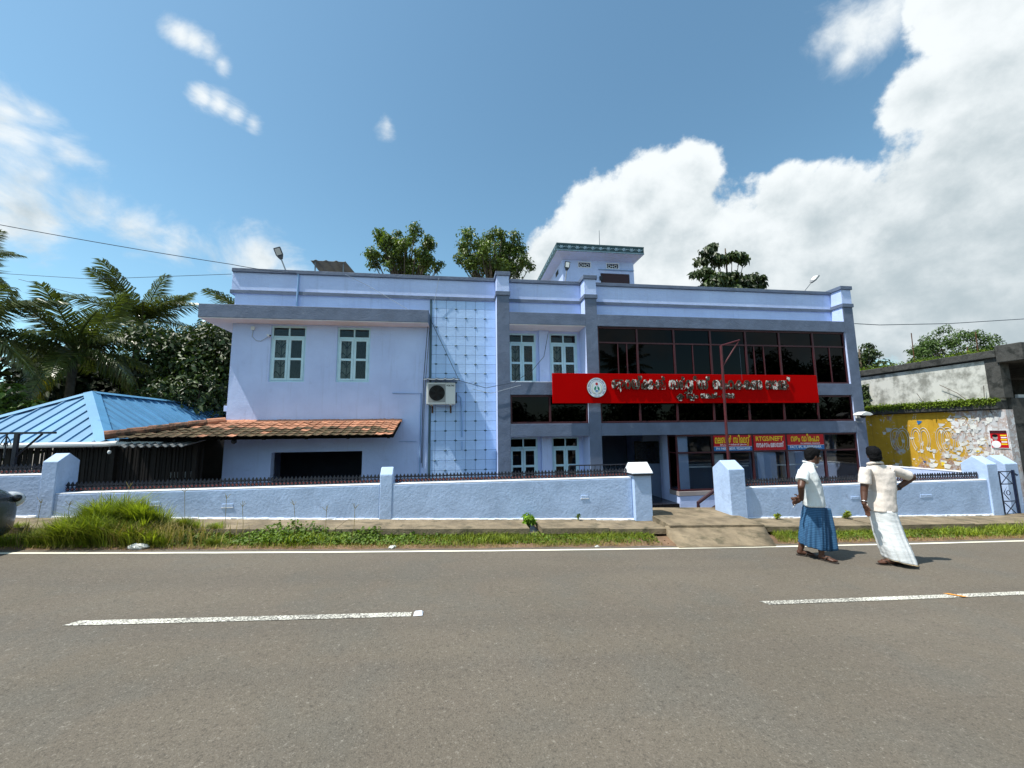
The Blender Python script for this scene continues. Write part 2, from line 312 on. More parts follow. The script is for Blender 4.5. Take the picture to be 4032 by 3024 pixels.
def yellow_wall():
    m = mat('wall_yellow', (.5, .3, .02), .85); t = NT(m.node_tree); b = t.n['Principled BSDF']; tc = t.new('ShaderNodeTexCoord').outputs['Object']
    o = t.xyz(tc)     # y runs along the wall away from the road, z up; origin at the wall's near lower corner
    n = t.noise(tc, 1.5, 9, .70, .3); n2 = t.noise(t.vec('ADD', tc, (3, 9, 2)), 3.0, 9, .72, .3); n3 = t.noise(t.vec('ADD', tc, (1, 4, 7)), 9, 6, .7)
    near = t.smooth(o[1], 2.2, .2)
    c = t.mix(t.smooth(n, .35, .65), (.50, .285, .018), (.60, .36, .03))
    k = t.smooth(t.math('ADD', n, t.math('MULTIPLY', near, .165)), .56, .62)
    c = t.mix(k, c, t.mix(t.smooth(n2, .42, .58), (.55, .56, .58), (.33, .17, .10)))
    k2 = t.smooth(t.math('ADD', n2, t.math('MULTIPLY', near, .09)), .60, .64); c = t.mix(k2, c, (.70, .72, .74))
    c = t.mix(t.smooth(n3, .68, .72), c, (.22, .36, .50))
    st = t.noise(t.mapping(tc, (6, 6, .4)), 1.3, 5, .65); c = t.mix(t.smooth(st, .5, .75, 0, .55), c, (.12, .065, .02))
    t.l.new(c, b.inputs['Base Color']); bb = t.new('ShaderNodeBump'); bb.inputs['Strength'].default_value = .5; bb.inputs['Distance'].default_value = .02; t.l.new(n2, bb.inputs['Height']); t.l.new(bb.outputs[0], b.inputs['Normal'])
yellow_wall()
def lungi_cloth():
    m = mat('lungi_blue', (.03, .12, .28), .85); t = NT(m.node_tree); b = t.n['Principled BSDF']; tc = t.new('ShaderNodeTexCoord').outputs['Object']; o = t.xyz(tc)
    a = t.math('SINE', t.math('MULTIPLY', o[2], 260.)); n = t.noise(tc, 9, 5)
    c = t.mix(t.smooth(t.math('ADD', a, t.math('MULTIPLY', n, 1.6)), .2, 1.6), (.020, .075, .17), (.05, .145, .27)); c = t.mix(t.smooth(t.noise(t.mapping(tc, (18, 18, 1.)), 1., 3), .55, .68, 0, .6), c, (.010, .036, .09))
    t.l.new(c, b.inputs['Base Color'])
lungi_cloth()
def g(x):                                          # the road falls towards +x
    c = max(-10., min(12., x)); z = -.0405*c+.0008*c*c
    if x < -10: z += (1-math.exp((x+10)/15))*15*.0565
    if x > 12: z -= (1-math.exp(-(x-12)/15))*15*.0213
    return z
# ------------------------------------------------------------------ ground, road, verge, pavement
def sheet(name, mt, xs, yz, kind='structure', loc=None, noise=0):
    m = MB(); nY = len(yz)
    for x in xs:
        for y, dz in yz:
            z = dz(x) if callable(dz) else g(x)+dz
            m.v.append((x, y, z+(rnd.uniform(-noise, noise) if noise else 0)))
    for i in range(len(xs)-1):
        for j in range(nY-1): m.f.append((i*nY+j, (i+1)*nY+j, (i+1)*nY+j+1, i*nY+j+1))
    o = m.build(name, mt, smooth=True); o['kind'] = kind; return o
XS = [-400, -120, -60, -40]+[x*.5 for x in range(-60, 61)]+[40, 60, 120, 400]
sheet('ground', 'yard', XS, [(-400, -.05), (-30, -.05), (7.64, -.05), (7.66, lambda x: -.52), (60, lambda x: -.52), (400, lambda x: -.52)])
XR = [-120, -60, -40]+[x*.5 for x in range(-60, 61)]+[40, 60, 120]
sheet('road', 'asphalt', XR, [(-3.4, -.03), (1.5, .03), (6.38, .0)])
def strip(name, x0, x1, y0, y1, mt, sl0=0, sl1=0, wob=0):
    n = max(2, int((x1-x0)/.25)); m = MB()
    for i in range(n+1):
        u = i/n; xa = x0+(x1-x0)*u
        for y, s in ((y0, 0), (y1, 1)):
            x = xa+(sl0*(1-u)+sl1*u)*s
            yc = y-.087*0
            if y > 1.5: zz = g(x)+.03*(6.38-y)/4.88
            else: zz = g(x)+.03
            m.v.append((x, yc+rnd.uniform(-wob, wob), zz+.005))
    for i in range(n): m.f.append((2*i, 2*i+2, 2*i+3, 2*i+1))
    o = m.build(name, mt); o['kind'] = 'structure'; return o
strip('edge_line', -60, 60, 6.165, 6.235, 'edge_paint', wob=.005)
for x0, x1, a, b in ((-3.28, -.42, .06, 0), (3.27, 7.3, -.06, 0), (-10.9, -7.0, .06, 0), (10.6, 14.4, -.06, 0)): strip('lane_dash', x0, x1, 4.058, 4.148, 'road_paint', a, b)
st = MB(); st.hexa([(-.40, 4.06, g(-.35)+.018), (-.31, 4.06, g(-.35)+.018), (-.31, 4.15, g(-.35)+.018), (-.40, 4.15, g(-.35)+.018)], [(-.385, 4.075, g(-.35)+.036), (-.325, 4.075, g(-.35)+.036), (-.325, 4.135, g(-.35)+.036), (-.385, 4.135, g(-.35)+.036)])
tag(st.build('road_stud', 'paint_white', loc=(-.355, 4.1, g(-.35)), bevel=.004), 'white square road stud at the end of the worn centre dash', 'road stud')
om = MB(); om.quad((5.66, 4.05, g(5.6)+.027), (5.73, 4.04, g(5.7)+.027), (5.63, 4.16, g(5.7)+.027), (5.56, 4.165, g(5.6)+.027))
mat('orange_mark', (.75, .30, .03), .7, .2, 20); om.build('paint_mark', 'orange_mark')['kind'] = 'structure'
vg = [-60, -40]+[x*.25 for x in range(-100, 101)]+[40, 60]
sheet('verge', 'soil', vg, [(6.30, -.012), (6.42, .012), (6.60, .02), (6.75, .03), (6.95, .02), (7.2, .0)], noise=.008)
# pavement slabs over the roadside drain
pv = bpy.data.objects.new('pavement', None); COL.objects.link(pv); pv['kind'] = 'structure'; OFF[pv] = Vector((0, 0, 0))
br = [-16, -13.2, -10.4, -7.6, -4.9, -1.9, 1.22]; br2 = [1.42, 2.62, 3.7]; br3 = [3.71, 5.55]; br4 = [5.56, 7.9, 10.1, 12.6, 15.2, 18, 21]
for bb in (br, br2, br3, br4):
    for a, b in zip(bb[:-1], bb[1:]):
        j = rnd.uniform(-.012, .012); a2, b2 = a+.008, b-.008; zt = lambda x: g(x)+.165+j
        yf = 6.86+rnd.uniform(-.015, .015); m = MB()
        n = 8
        if bb is br3: zt = lambda x: g(x)+.20+j
        yb = 7.72 if bb is not br3 else 8.25
        for i in range(n+1):
            x = a2+(b2-a2)*i/n
            up = .06 if bb is br3 else 0.
            yj = yf+rnd.uniform(-.012, .012); m.v += [(x, yj, zt(x)-.09), (x, yj, zt(x)), (x, 7.3, zt(x)+up*.5+rnd.uniform(-.004, .004)), (x, yb, zt(x)+up), (x, yb, zt(x)-.12)]
        for i in range(n):
            for k in range(4): m.f.append((5*i+k, 5*i+5+k, 5*i+6+k, 5*i+1+k))
            m.f.append((5*i+4, 5*i+9, 5*i+5, 5*i))
        m.f += [(0, 1, 2, 3, 4), tuple(5*n+k for k in (4, 3, 2, 1, 0))]
        m.build('slab', 'concrete_old', pv)
dr = MB(); dr.box(-16, 21, 7.02, 7.1, -.8, -.38); dr.build('drain_wall', 'concrete_dark', pv)
rm = MB()
for i in range(9):
    x0, x1 = 3.50+(3.66-3.50)*i/8, 5.20+(5.58-5.20)*i/8; y = 6.20+.72*i/8; h = .012+.175*(i/8)**1.1
    for k in range(9):
        x = x0+(x1-x0)*k/8; rm.v.append((x, y+rnd.uniform(-.01, .01), g(x)+h+rnd.uniform(-.006, .006)))
for i in range(8):
    for k in range(8): rm.f.append((9*i+k, 9*i+k+1, 9*i+k+10, 9*i+k+9))
b0 = len(rm.v)
for side in (0, 8):
    base = len(rm.v)
    for i in range(9): v = rm.v[9*i+side]; rm.v.append((v[0], v[1], g(v[0])-.05))
    for i in range(8):
        q = (9*i+side, 9*i+9+side, base+i+1, base+i); rm.f.append(q if side == 0 else q[::-1])
rmo = rm.build('ramp', 'concrete_old', smooth=True); rmo['kind'] = 'structure'
# ------------------------------------------------------------------ boundary walls
def gable(m, x0, x1, y0, y1, zb, ze, zr):
    ym = (y0+y1)/2; m.prism([(y0, zb), (y1, zb), (y1, ze), (ym, zr), (y0, ze)], 'x', x0, x1); return m
def wall_run(parent, x0, x1, top, bot=-.6):
    w = MB(); n = max(2, int((x1-x0)/.35))
    m = MB(); m.box(x0, x1, 7.6, 7.80, bot, top); m.build('wall', 'paint_wall', parent, bevel=.012)
    c = MB(); c.box(x0+.002, x1-.002, 7.603, 7.803, top+.001, top+.022); c.build('coping', 'paint_white', parent, bevel=.008)  # wall top coloured white to carry the sunlight on it
    f = MB(); k = int((x1-x0)/.12)                       # rough mortar fillet where wall meets slab
    for i in range(k):
        a = x0+(x1-x0)*i/k; b = x0+(x1-x0)*(i+1)/k
        f.hexa([(a, 7.575+rnd.uniform(-.014, .012), g(a)+.14), (b, 7.57+rnd.uniform(-.014, .012), g(b)+.14), (b, 7.62, g(b)+.14), (a, 7.62, g(a)+.14)], [(a, 7.585, g(a)+.172+rnd.uniform(0, .018)), (b, 7.585, g(b)+.172+rnd.uniform(0, .018)), (b, 7.62, g(b)+.195), (a, 7.62, g(a)+.195)])
    o = f.build('mortar_fillet', 'paint_white', parent)
WL = thing('boundary_wall', 'long low blue roadside wall with coping whitened as sunlit, left of the entrance gap', 'wall', (-2, 7.7, -.3))
wall_run(WL, -6.46, -1.37, .815); wall_run(WL, -1.15, 3.38, .815); wall_run(WL, -16, -6.68, 1.125)
gable(MB(), -6.68, -6.46, 7.585, 7.98, -.6, 1.345, 1.475).build('pillar', 'paint_wall', WL, bevel=.012)
gable(MB(), -1.37, -1.15, 7.59, 7.83, -.6, 1.0, 1.135).build('pillar', 'paint_wall', WL, bevel=.015)
MB().box(3.385, 3.735, 7.50, 7.86, -.6, .875).build('pillar', 'paint_wall', WL, bevel=.01)
gable(MB(), 3.352, 3.76, 7.46, 7.90, .905, .925, 1.115).build('pillar_cap', 'paint_white', WL, bevel=.008)
MB().box(3.345, 3.767, 7.452, 7.908, .874, .906).build('cap_shadow_strip', 'iron', WL)  # black strip standing in for the shadow line under the cap
for (x, z, w) in ((-3.95, .53, .17), (-6.0+.95, .60, .15), (2.35, .47, .14)):
    MB().box(x, x+w, 7.592, 7.605, z, z+.05).build('patch', 'paint_wall', WL, bevel=.005); MB().box(x-.01, x+w+.01, 7.588, 7.603, z-.018, z-.004).build('patch_lip', 'paint_white', WL)
WR = thing('boundary_wall', 'low blue roadside wall with coping whitened as sunlit, behind the two standing men', 'wall', (8.5, 7.7, -.5))
wall_run(WR, 5.735, 11.70, .54)
gable(MB(), 5.38, 5.735, 7.50, 8.02, -.6, .94, 1.11).build('pillar', 'paint_wall', WR, bevel=.015)
gable(MB(), 11.70, 11.985, 7.57, 8.05, -.6, .90, 1.07).build('pillar', 'paint_wall', WR, bevel=.015)
MB().box(8.2, 8.4, 7.592, 7.604, .25, .31).build('patch', 'paint_wall', WR, bevel=.005); MB().box(9.9, 10.2, 7.592, 7.604, .22, .29).build('patch', 'paint_wall', WR, bevel=.01)
SW = thing('side_wall', 'pale blue low side wall running back beside the bank towards the yellow wall', 'wall', (13.1, 9.5, -.5))
MB().box(13.0, 13.18, 8.1, 13.5, -.6, .565).build('wall', 'paint_blue', SW, bevel=.01)
MB().box(12.99, 13.19, 8.1, 13.5, .566, .585).build('coping', 'paint_white', SW)
FP = thing('gate_pillar', 'pale blue gabled pillar beside the open ornamental gate', 'pillar', (12.9, 8.2, -.6)); gable(MB(), 12.72, 13.1, 7.9, 8.4, -.7, .86, 1.05).build('shaft', 'paint_wall', FP, bevel=.015)
# railings: one picket mesh shared by all
def ringpath(cx, cz, r, n=10): return [(cx+r*math.cos(2*math.pi*i/n), 0, cz+r*math.sin(2*math.pi*i/n)) for i in range(n+1)]
pk = MB(); pk.tube(ringpath(0, .032, .026, 8), .0085, 4, False)
for s in (-1, 1): pk.tube([(s*.004, 0, .100), (s*.020, 0, .086), (s*.031, 0, .098), (s*.024, 0, .110)], .0085, 4)
pk.prism([(-.008, .056), (.008, .056), (.011, .100), (.022, .115), (0, .156), (-.022, .115), (-.011, .100)], 'y', -.008, .008)
PK = pk.mesh('picket'); PK.materials.append(M['iron'])
md = MB(); md.prism([(.021*math.cos(2*math.pi*i/8), .032+.021*math.sin(2*math.pi*i/8)) for i in range(8)], 'y', -.003, .003); MD = md.mesh('medallion'); MD.materials.append(M['medallion'])
def railing(x0, x1, zb, label, y=7.745, step=.0645):
    t = thing('railing', label, 'railing', ((x0+x1)/2, y, zb), 'spiked railings along the boundary wall top')
    for dz, h in ((0, .007), (.060, .007), (.098, .006)): MB().box(x0, x1, y-.006, y+.006, zb+dz, zb+dz+h).build('rail', 'iron', t)
    n = int((x1-x0)/step)
    for i in range(n):
        x = x0+(i+.5)*(x1-x0)/n; inst(PK, 'picket', t, (x, y, zb+.002), (rnd.uniform(-.03, .03), rnd.uniform(-.03, .03), 0)); inst(MD, 'medallion', t, (x, y+.011, zb+.002))
    return t
railing(-6.44, -1.39, .842, 'black spiked railing with red medallions, from the big end pillar to the small post')
railing(-1.13, 3.36, .842, 'black spiked railing with red medallions, from the small post to the entrance pillar')
railing(-8.6, -6.70, 1.152, 'black spiked railing on the raised end stretch of the boundary wall')
railing(5.80, 11.69, .567, 'black spiked railing with red medallions on the wall behind the two men')
hr = thing('handrail', 'black iron handrail standing behind the spiked railing near the entrance', 'handrail', (2.9, 8.3, -.5))
MB().tube([(2.35, 8.35, -.5), (2.35, 8.35, 1.02), (4.0, 8.35, 1.02), (4.0, 8.35, -.5)], .016, 6).build('rail', 'iron', hr)
for i in range(14): MB().tube([(2.45+i*.115, 8.35, 1.02), (2.45+i*.115, 8.35, .2)], .006, 4).build('baluster', 'iron', hr)
h2 = thing('stair_rail', 'dark maroon sloping stair rail beside the entrance pillar', 'handrail', (6.9, 9.9, -.5))
def P3(px, py, Y): return at(2350+px*.27125, 1700+py*.27125, Y=Y)
MB().tube([P3(1480, 1140, 9.6), P3(1470, 1030, 9.6), P3(1750, 820, 9.6), P3(2000, 640, 9.6)], .045, 8).build('rail', 'maroon_door', h2)
MB().tube([P3(1640, 1140, 9.6), P3(1800, 1030, 9.6), P3(2050, 850, 9.6)], .035, 8).build('rail', 'maroon_door', h2)
MB().box(6.25, 8.2, 9.9, 10.4, -.52, -.36).build('step', 'maroon_door', h2)
# ornamental gate
def gate():
    t = thing('gate', 'ornamental dark blue iron gate leaf between two pale blue pillars', 'gate', (12.35, 7.72, g(12.4)+.1)); z0 = g(12.4)+.12; x0, x1, zt, y = 12.02, 12.60, .72, 7.72
    for x in (x0, x0+.2, x1-.02): MB().box(x, x+.022, y-.01, y+.01, z0, zt).build('stile', 'iron_blue', t)
    for z in (z0, z0+.30, zt-.30, zt-.022): MB().box(x0, x1, y-.008, y+.008, z, z+.02).build('rail', 'iron_blue', t)
    a, b = x0+.22, x1-.02; c = (a+b)/2
    for za, zb in ((z0, z0+.30), (zt-.30, zt)): 
        for q in (((a, y, za), (b, y, zb)), ((a, y, zb), (b, y, za))): MB().tube(q, .009, 5).build('brace', 'iron_blue', t)
    MB().tube([(c, y, z0+.34), (a+.04, y, (z0+zt)/2), (c, y, zt-.33), (b-.04, y, (z0+zt)/2), (c, y, z0+.34)], .009, 5).build('lozenge', 'iron_blue', t)
    MB().tube([(p[0]+c, y, p[2]+(z0+.34+zt-.33)/2) for p in ringpath(0, 0, .05)], .008, 5, False).build('ring', 'iron_blue', t)
    for k in range(6):
        zc = z0+.08+k*(zt-z0-.1)/5.6
        for s in (-1, 1): MB().tube([(x0+.11, y, zc-.06), (x0+.11+s*.07, y, zc), (x0+.11+s*.05, y, zc+.05), (x0+.11+s*.02, y, zc+.02)], .008, 5).build('scroll', 'iron_blue', t)
    MB().tube([(x0+.11, y, z0), (x0+.11, y, zt)], .009, 5).build('bar', 'iron_blue', t)
    MB().box(x1+.01, x1+.045, y-.02, y+.02, z0-.1, zt+.02).build('post', 'iron_blue', t)
    MB().tube([(x1+.05, y, zt-.06), (x1+.09, y-.03, zt-.1)], .02, 6).build('latch', 'iron_blue', t)
gate()
# iron frame standing behind the raised end of the wall
fr = thing('iron_frame', 'black iron bar with scrolls and diagonal strut above the raised wall end', 'frame', (-7.3, 7.95, -.5))
MB().box(-9.6, -6.86, 7.93, 7.97, 1.80, 1.835).build('bar', 'iron', fr)
MB().box(-7.46, -7.40, 7.93, 7.97, -.5, 1.80).build('post', 'iron', fr); MB().tube([(-7.06, 7.95, 1.80), (-7.42, 7.95, 1.42)], .018, 5).build('strut', 'iron', fr)
for s in (-1, 1): MB().tube([(-7.58, 7.95, 1.78), (-7.58+s*.05, 7.95, 1.70), (-7.58+s*.08, 7.95, 1.63), (-7.58+s*.03, 7.95, 1.60), (-7.58+s*.02, 7.95, 1.66)], .008, 5).build('scroll', 'iron', fr)
MB().tube([(-7.58, 7.95, 1.80), (-7.58, 7.95, 1.40)], .012, 5).build('bar', 'iron', fr)
# ------------------------------------------------------------------ the bank building
YA, YC, YB = 11.5, 11.07, 11.75; FZ = -.52
B = thing('bank_building', 'two storey pale blue bank building with grey framed front and dark glazing', 'building', (3.3, 11.5, FZ))
def bp(m, name, mt, bevel=.008, parent=None): return m.build(name, mt, parent or B, bevel=bevel)
W1 = (-5.06, -4.15, 3.17, 4.73); W2 = (-3.33, -2.44, 3.17, 4.72)
GO = (-4.87, -2.56, -.2, 1.28)
bp(holes(-6.04, 1.11, FZ, 5.60, YA, YA+.2, [W1, W2, GO]), 'front_wall', 'paint_blue', 0)
bp(MB().box(-6.04, -5.84, YA+.2, 19, FZ, 5.6), 'side_wall', 'paint_blue'); bp(MB().box(12.6, 12.79, YA+.3, 19, FZ, 5.6), 'side_wall', 'paint_blue')
bp(MB().box(-6.04, 12.79, 19, 19.2, FZ, 5.6), 'back_wall', 'paint_blue')
bp(MB().box(-6.17, -6.041, YA+.1, 12.4, 2.38, 2.53), 'ledge', 'paint_blue')
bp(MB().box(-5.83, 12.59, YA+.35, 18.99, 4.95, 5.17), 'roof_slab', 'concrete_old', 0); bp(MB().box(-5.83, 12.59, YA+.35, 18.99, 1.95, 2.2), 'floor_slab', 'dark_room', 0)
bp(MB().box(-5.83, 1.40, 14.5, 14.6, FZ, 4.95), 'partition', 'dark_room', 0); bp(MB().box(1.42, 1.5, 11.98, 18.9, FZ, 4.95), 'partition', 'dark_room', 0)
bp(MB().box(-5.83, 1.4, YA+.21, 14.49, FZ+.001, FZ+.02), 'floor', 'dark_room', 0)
bp(MB().box(-4.95, -4.872, YA-.004, YA+.15, -.2, 1.30), 'reveal', 'paint_blue')
# parapet
def parapet(x0, x1, y=YA):
    bp(MB().box(x0, x1, y-.03, y+.15, 5.601, 6.20), 'parapet', 'paint_blue'); bp(MB().box(x0, x1, y-.045, y-.031, 5.60, 5.70), 'parapet_band', 'paint_grey', .004); bp(MB().box(x0, x1, y-.085, y+.2, 6.201, 6.305), 'parapet_coping', 'paint_grey')
parapet(-6.13, 1.105); parapet(1.475, 3.725); parapet(4.095, 12.425)
for x0, x1 in ((1.475, 3.725), (4.095, 12.425)): bp(MB().box(x0, x1, YA, YA+.2, 5.181, 5.60), 'parapet_base', 'paint_blue')
for x0, x1 in ((-6.13, -5.95), (12.62, 12.79)):
    bp(MB().box(x0, x1, YA+.151, 19.2, 5.601, 6.20), 'parapet', 'paint_blue'); bp(MB().box(x0-.04, x1+.04, YA+.201, 19.25, 6.201, 6.305), 'parapet_coping', 'paint_grey')
bp(MB().box(-6.16, -6.131, YA-.045, 13, 5.60, 5.70), 'parapet_band', 'paint_grey', .004)
# concrete sunshade over the upper windows
bp(MB().box(-6.65, -.80, 11.03, YA-.001, 4.79, 5.15), 'sunshade', 'paint_grey', .012); bp(MB().box(-6.64, -.81, 11.04, YA-.002, 4.772, 4.787), 'sunshade_soffit', 'soffit', 0)
bp(MB().box(-6.65, -6.045, YA+.001, 17, 4.79, 5.15), 'sunshade', 'paint_grey', .012); bp(MB().box(-6.64, -6.05, YA+.002, 17, 4.772, 4.787), 'sunshade_soffit', 'soffit', 0)
bp(MB().box(-.80, -.742, YA-.03, YA-.001, FZ, 5.60), 'corner_strip', 'paint_slate', .004)
# grid-scored panel with diamond bosses
pn = bp(MB().box(-.741, 1.108, YA-.004, YA-.0005, FZ, 5.595), 'tile_panel', 'paint_groove', 0)
xs = [-.738]+[-.61+.2815*i for i in range(6)]+[1.106]; zs = [5.592]+[5.34-.2724*k for k in range(22)]+[FZ+.01]
for i in range(7):
    me = None
    for k in range(len(zs)-1):
        w, h = xs[i+1]-xs[i]-.009, zs[k]-zs[k+1]-.009
        if me is None or k in (0, 1, len(zs)-2): me = MB().box(-w/2, w/2, -.007, 0, -h/2, h/2).mesh('tile'); me.materials.append(M['paint_tile'])
        inst(me, 'tile', pn, ((xs[i]+xs[i+1])/2, YA-.004, (zs[k]+zs[k+1])/2), (rnd.uniform(-.006, .006), 0, rnd.uniform(-.006, .006)))
dm = MB().add([(-.052, 0, 0), (0, 0, .031), (.052, 0, 0), (0, 0, -.031), (0, -.022, 0)], [(0, 4, 1), (1, 4, 2), (2, 4, 3), (3, 4, 0)]).mesh('diamond_boss'); dm.materials.append(M['paint_slate'])
for k in range(22):
    for i in range(6):
        if (i+k) % 2 == 0: inst(dm, 'diamond_boss', pn, (xs[i+1], YA-.0115, zs[k+1]))
# columns, beams
for x0, x1 in ((1.11, 1.47), (3.73, 4.09), (12.43, 12.79)):
    bp(MB().box(x0, x1, YC+.022, YB+.2, FZ, 6.249), 'column', 'paint_blue'); bp(MB().box(x0-.001, x1+.001, YC, YC+.021, FZ, 5.66), 'column_face', 'paint_grey', .006)
    bp(MB().box(x0-.03, x1+.03, YC-.03, YB, 5.661, 5.78), 'column_band', 'paint_grey'); bp(MB().box(x0-.04, x1+.035, YC-.04, YB+.05, 6.25, 6.37), 'column_cap', 'paint_grey'); bp(MB().box(x0, x1, YC, YC+.021, 5.781, 6.249), 'column_head', 'paint_blue', .004)
for x0, x1 in ((1.473, 3.727), (4.093, 12.427)):
    d = YB+.2 if x0 < 3 else YC+.5
    for z0, z1 in ((4.825, 5.18), (2.78, 3.145), (1.605, 1.965)): bp(MB().box(x0, x1, YC, d, z0, z1), 'beam', 'paint_grey', .01)
bp(MB().box(1.475, 3.725, YC+.01, YB-.001, 4.806, 4.822), 'recess_ceiling', 'soffit', 0); bp(MB().box(1.475, 3.725, YC+.005, YB, 3.146, 3.16), 'recess_sill', 'paint_white', .003)
UW = [(1.50, 2.36, 3.17, 4.72), (2.79, 3.66, 3.17, 4.74)]; GW = [(1.50, 2.36, .2, 1.585), (2.79, 3.62, .2, 1.585)]
bp(holes(1.472, 3.728, 3.16, 4.806, YB, YB+.2, UW), 'recess_wall', 'paint_blue', 0); bp(holes(1.472, 3.728, FZ, 1.604, YB, YB+.2, GW), 'recess_wall', 'paint_blue', 0)
bp(MB().box(2.44, 2.75, YB-.12, YB-.001, 3.162, 4.804), 'pier', 'paint_blue'); bp(MB().box(2.46, 2.76, YB-.12, YB-.001, FZ, 1.603), 'pier', 'paint_blue')
# casement windows
def casement(x0, x1, z0, z1, y, ztr, curtain='curtain', grille=True, openleft=0):
    f = MB(); j = .05; F = y+.015
    for b in ((x0, x0+j, z0, z1), (x1-j, x1, z0, z1), (x0+j, x1-j, z1-j, z1), (x0+j, x1-j, z0, z0+.04), (x0+j, x1-j, ztr-.03, ztr+.03)): f.box(b[0], b[1], F, F+.09, b[2], b[3])
    xm = (x0+x1)/2; f.box(xm-.02, xm+.02, F+.004, F+.07, ztr+.03, z1-j)
    w = bp(f, 'window', 'sash_blue', .004)
    def pane(a, b, c, d, yy): MB().box(a, b, yy, yy+.004, c, d).build('pane', 'glass_dark' if curtain == 'curtain_dark' else 'glass_win', w)
    MB().box(x0-.01, x1+.01, y-.012, y-.001, z0-.03, z0-.001).build('sill', 'sash_blue', w)
    for a, b in ((x0+j, xm-.02), (xm+.02, x1-j)): pane(a, b, ztr+.03, z1-j, F+.03)
    zm = (z0+ztr)/2+.01
    for a, b, op in ((x0+j, xm-.003, openleft), (xm+.003, x1-j, 0)):
        s = MB(); st = .062; zz0, zz1 = z0+.042, ztr-.032; yf = F-.012-op
        for q in ((a, a+st, zz0, zz1), (b-st, b, zz0, zz1), (a+st, b-st, zz1-.06, zz1), (a+st, b-st, zz0, zz0+.06), (a+st, b-st, zm-.032, zm+.032)): s.box(q[0], q[1], yf, yf+.035, q[2], q[3])
        s.build('sash', 'sash_blue', w, bevel=.004); pane(a+st, b-st, zz0+.06, zm-.032, yf+.014); pane(a+st, b-st, zm+.032, zz1-.06, yf+.014)
        if grille:
            gm = MB(); c = (a+b)/2; G = F+.06; hw = (b-a)/2-.05
            gm.tube([(c, G, zz0), (c, G, zz1)], .015, 4)
            for zc in np.arange(zz0+.10, zz1-.15, .27):
                for s_ in (-1, 1):
                    gm.tube([(c, G, zc), (c+s_*hw*.35, G, zc+.10), (c+s_*hw*.75, G, zc+.155), (c+s_*hw, G, zc+.14), (c+s_*hw, G, zc+.09)], .011, 4)
                gm.box(c-.06, c+.06, G-.006, G+.006, zc+.015, zc+.028)
            gm.build('grille', 'iron', w)
    cm = MB(); n = 40; yc = F+.15
    for i in range(n+1):
        u = i/n; x = x0+.02+(x1-x0-.04)*u; yy = yc+.02*math.sin(u*38)+.008*math.sin(u*71)
        cm.v += [(x, yy, z0), (x, yy, ztr)]
    for i in range(n):
        if curtain == 'curtain' and i > 15: continue
        cm.f.append((2*i, 2*i+2, 2*i+3, 2*i+1))
    cm.build('curtain', curtain, w)
casement(*W1, YA+.02, 4.42, 'curtain', True); casement(*W2, YA+.02, 4.42, 'curtain', True); casement(*UW[0], YB, 4.43, 'curtain'); casement(*UW[1], YB, 4.43, 'curtain')
casement(*GW[0], YB, 1.28, 'curtain_dark', False); casement(*GW[1], YB, 1.28, 'curtain_dark', False)
# dark framed glazing bands
def band(x0, x1, z0, z1, mulls, ztr, y, gl, subs=(), fw=.05, back=True, name='window_band'):
    w = bp(MB().box(x0, x1, y, y+.06, z0, z0+fw).box(x0, x1, y, y+.06, z1-fw, z1).box(x0, x0+fw, y+.001, y+.06, z0+fw, z1-fw).box(x1-fw, x1, y+.001, y+.06, z0+fw, z1-fw), name, 'maroon', .004)
    ed = [x0+fw/2]+list(mulls)+[x1-fw/2]
    for x in mulls: MB().box(x-.028, x+.028, y-.008, y+.06, z0+fw, z1-fw).build('mullion', 'maroon', w)
    for a, b in zip(ed[:-1], ed[1:]):
        rows = [(z0+fw, z1-fw)] if ztr is None else [(z0+fw, ztr-.022), (ztr+.022, z1-fw)]
        if ztr is not None: MB().box(a+.028, b-.028, y-.004, y+.05, ztr-.022, ztr+.022).build('transom', 'maroon', w)
        for r, (c, d) in enumerate(rows):
            cut = [a+.028]+[s for s in subs if a < s < b and r == 0]+[b-.028]
            for q0, q1 in zip(cut[:-1], cut[1:]): MB().box(q0, q1, y+.025+rnd.uniform(0, .004), y+.032, c, d).build('pane', gl, w)
            for s in cut[1:-1]: MB().box(s-.014, s+.014, y, y+.045, c, d).build('mullion', 'maroon', w)
    return w
MU = [5.33, 6.51, 7.71, 8.90, 10.07, 11.26]
band(4.093, 12.427, 3.148, 4.823, MU, 4.345, YC+.07, 'glass_film', (4.72, 5.0, 7.11, 9.17, 9.50, 11.84)); band(1.474, 3.726, 1.97, 2.777, [2.61], None, YC+.05, 'glass_film'); band(4.094, 12.426, 1.97, 2.777, [5.31, 6.48, 7.66, 8.83, 10.01, 11.19], None, YC+.05, 'glass_film')
for x0, x1, z0, z1 in ((1.475, 3.725, 1.98, 2.77), (4.1, 12.42, 1.98, 2.77)):                  # blinds behind the ribbon
    cm = MB(); n = int((x1-x0)*9)
    for i in range(n+1): u = x0+(x1-x0)*i/n; yy = YC+.22+(.05 if i % 2 else 0); cm.v += [(u, yy, z0), (u, yy, z1)]
    for i in range(n):
        if (i//5) % 2: cm.f.append((2*i, 2*i+2, 2*i+3, 2*i+1))
    cm.build('blind', 'curtain', B)
bp(MB().box(9.15, 9.45, YC+.4, YC+.7, 3.15, 4.8), 'inner_pillar', 'paint_blue', 0)
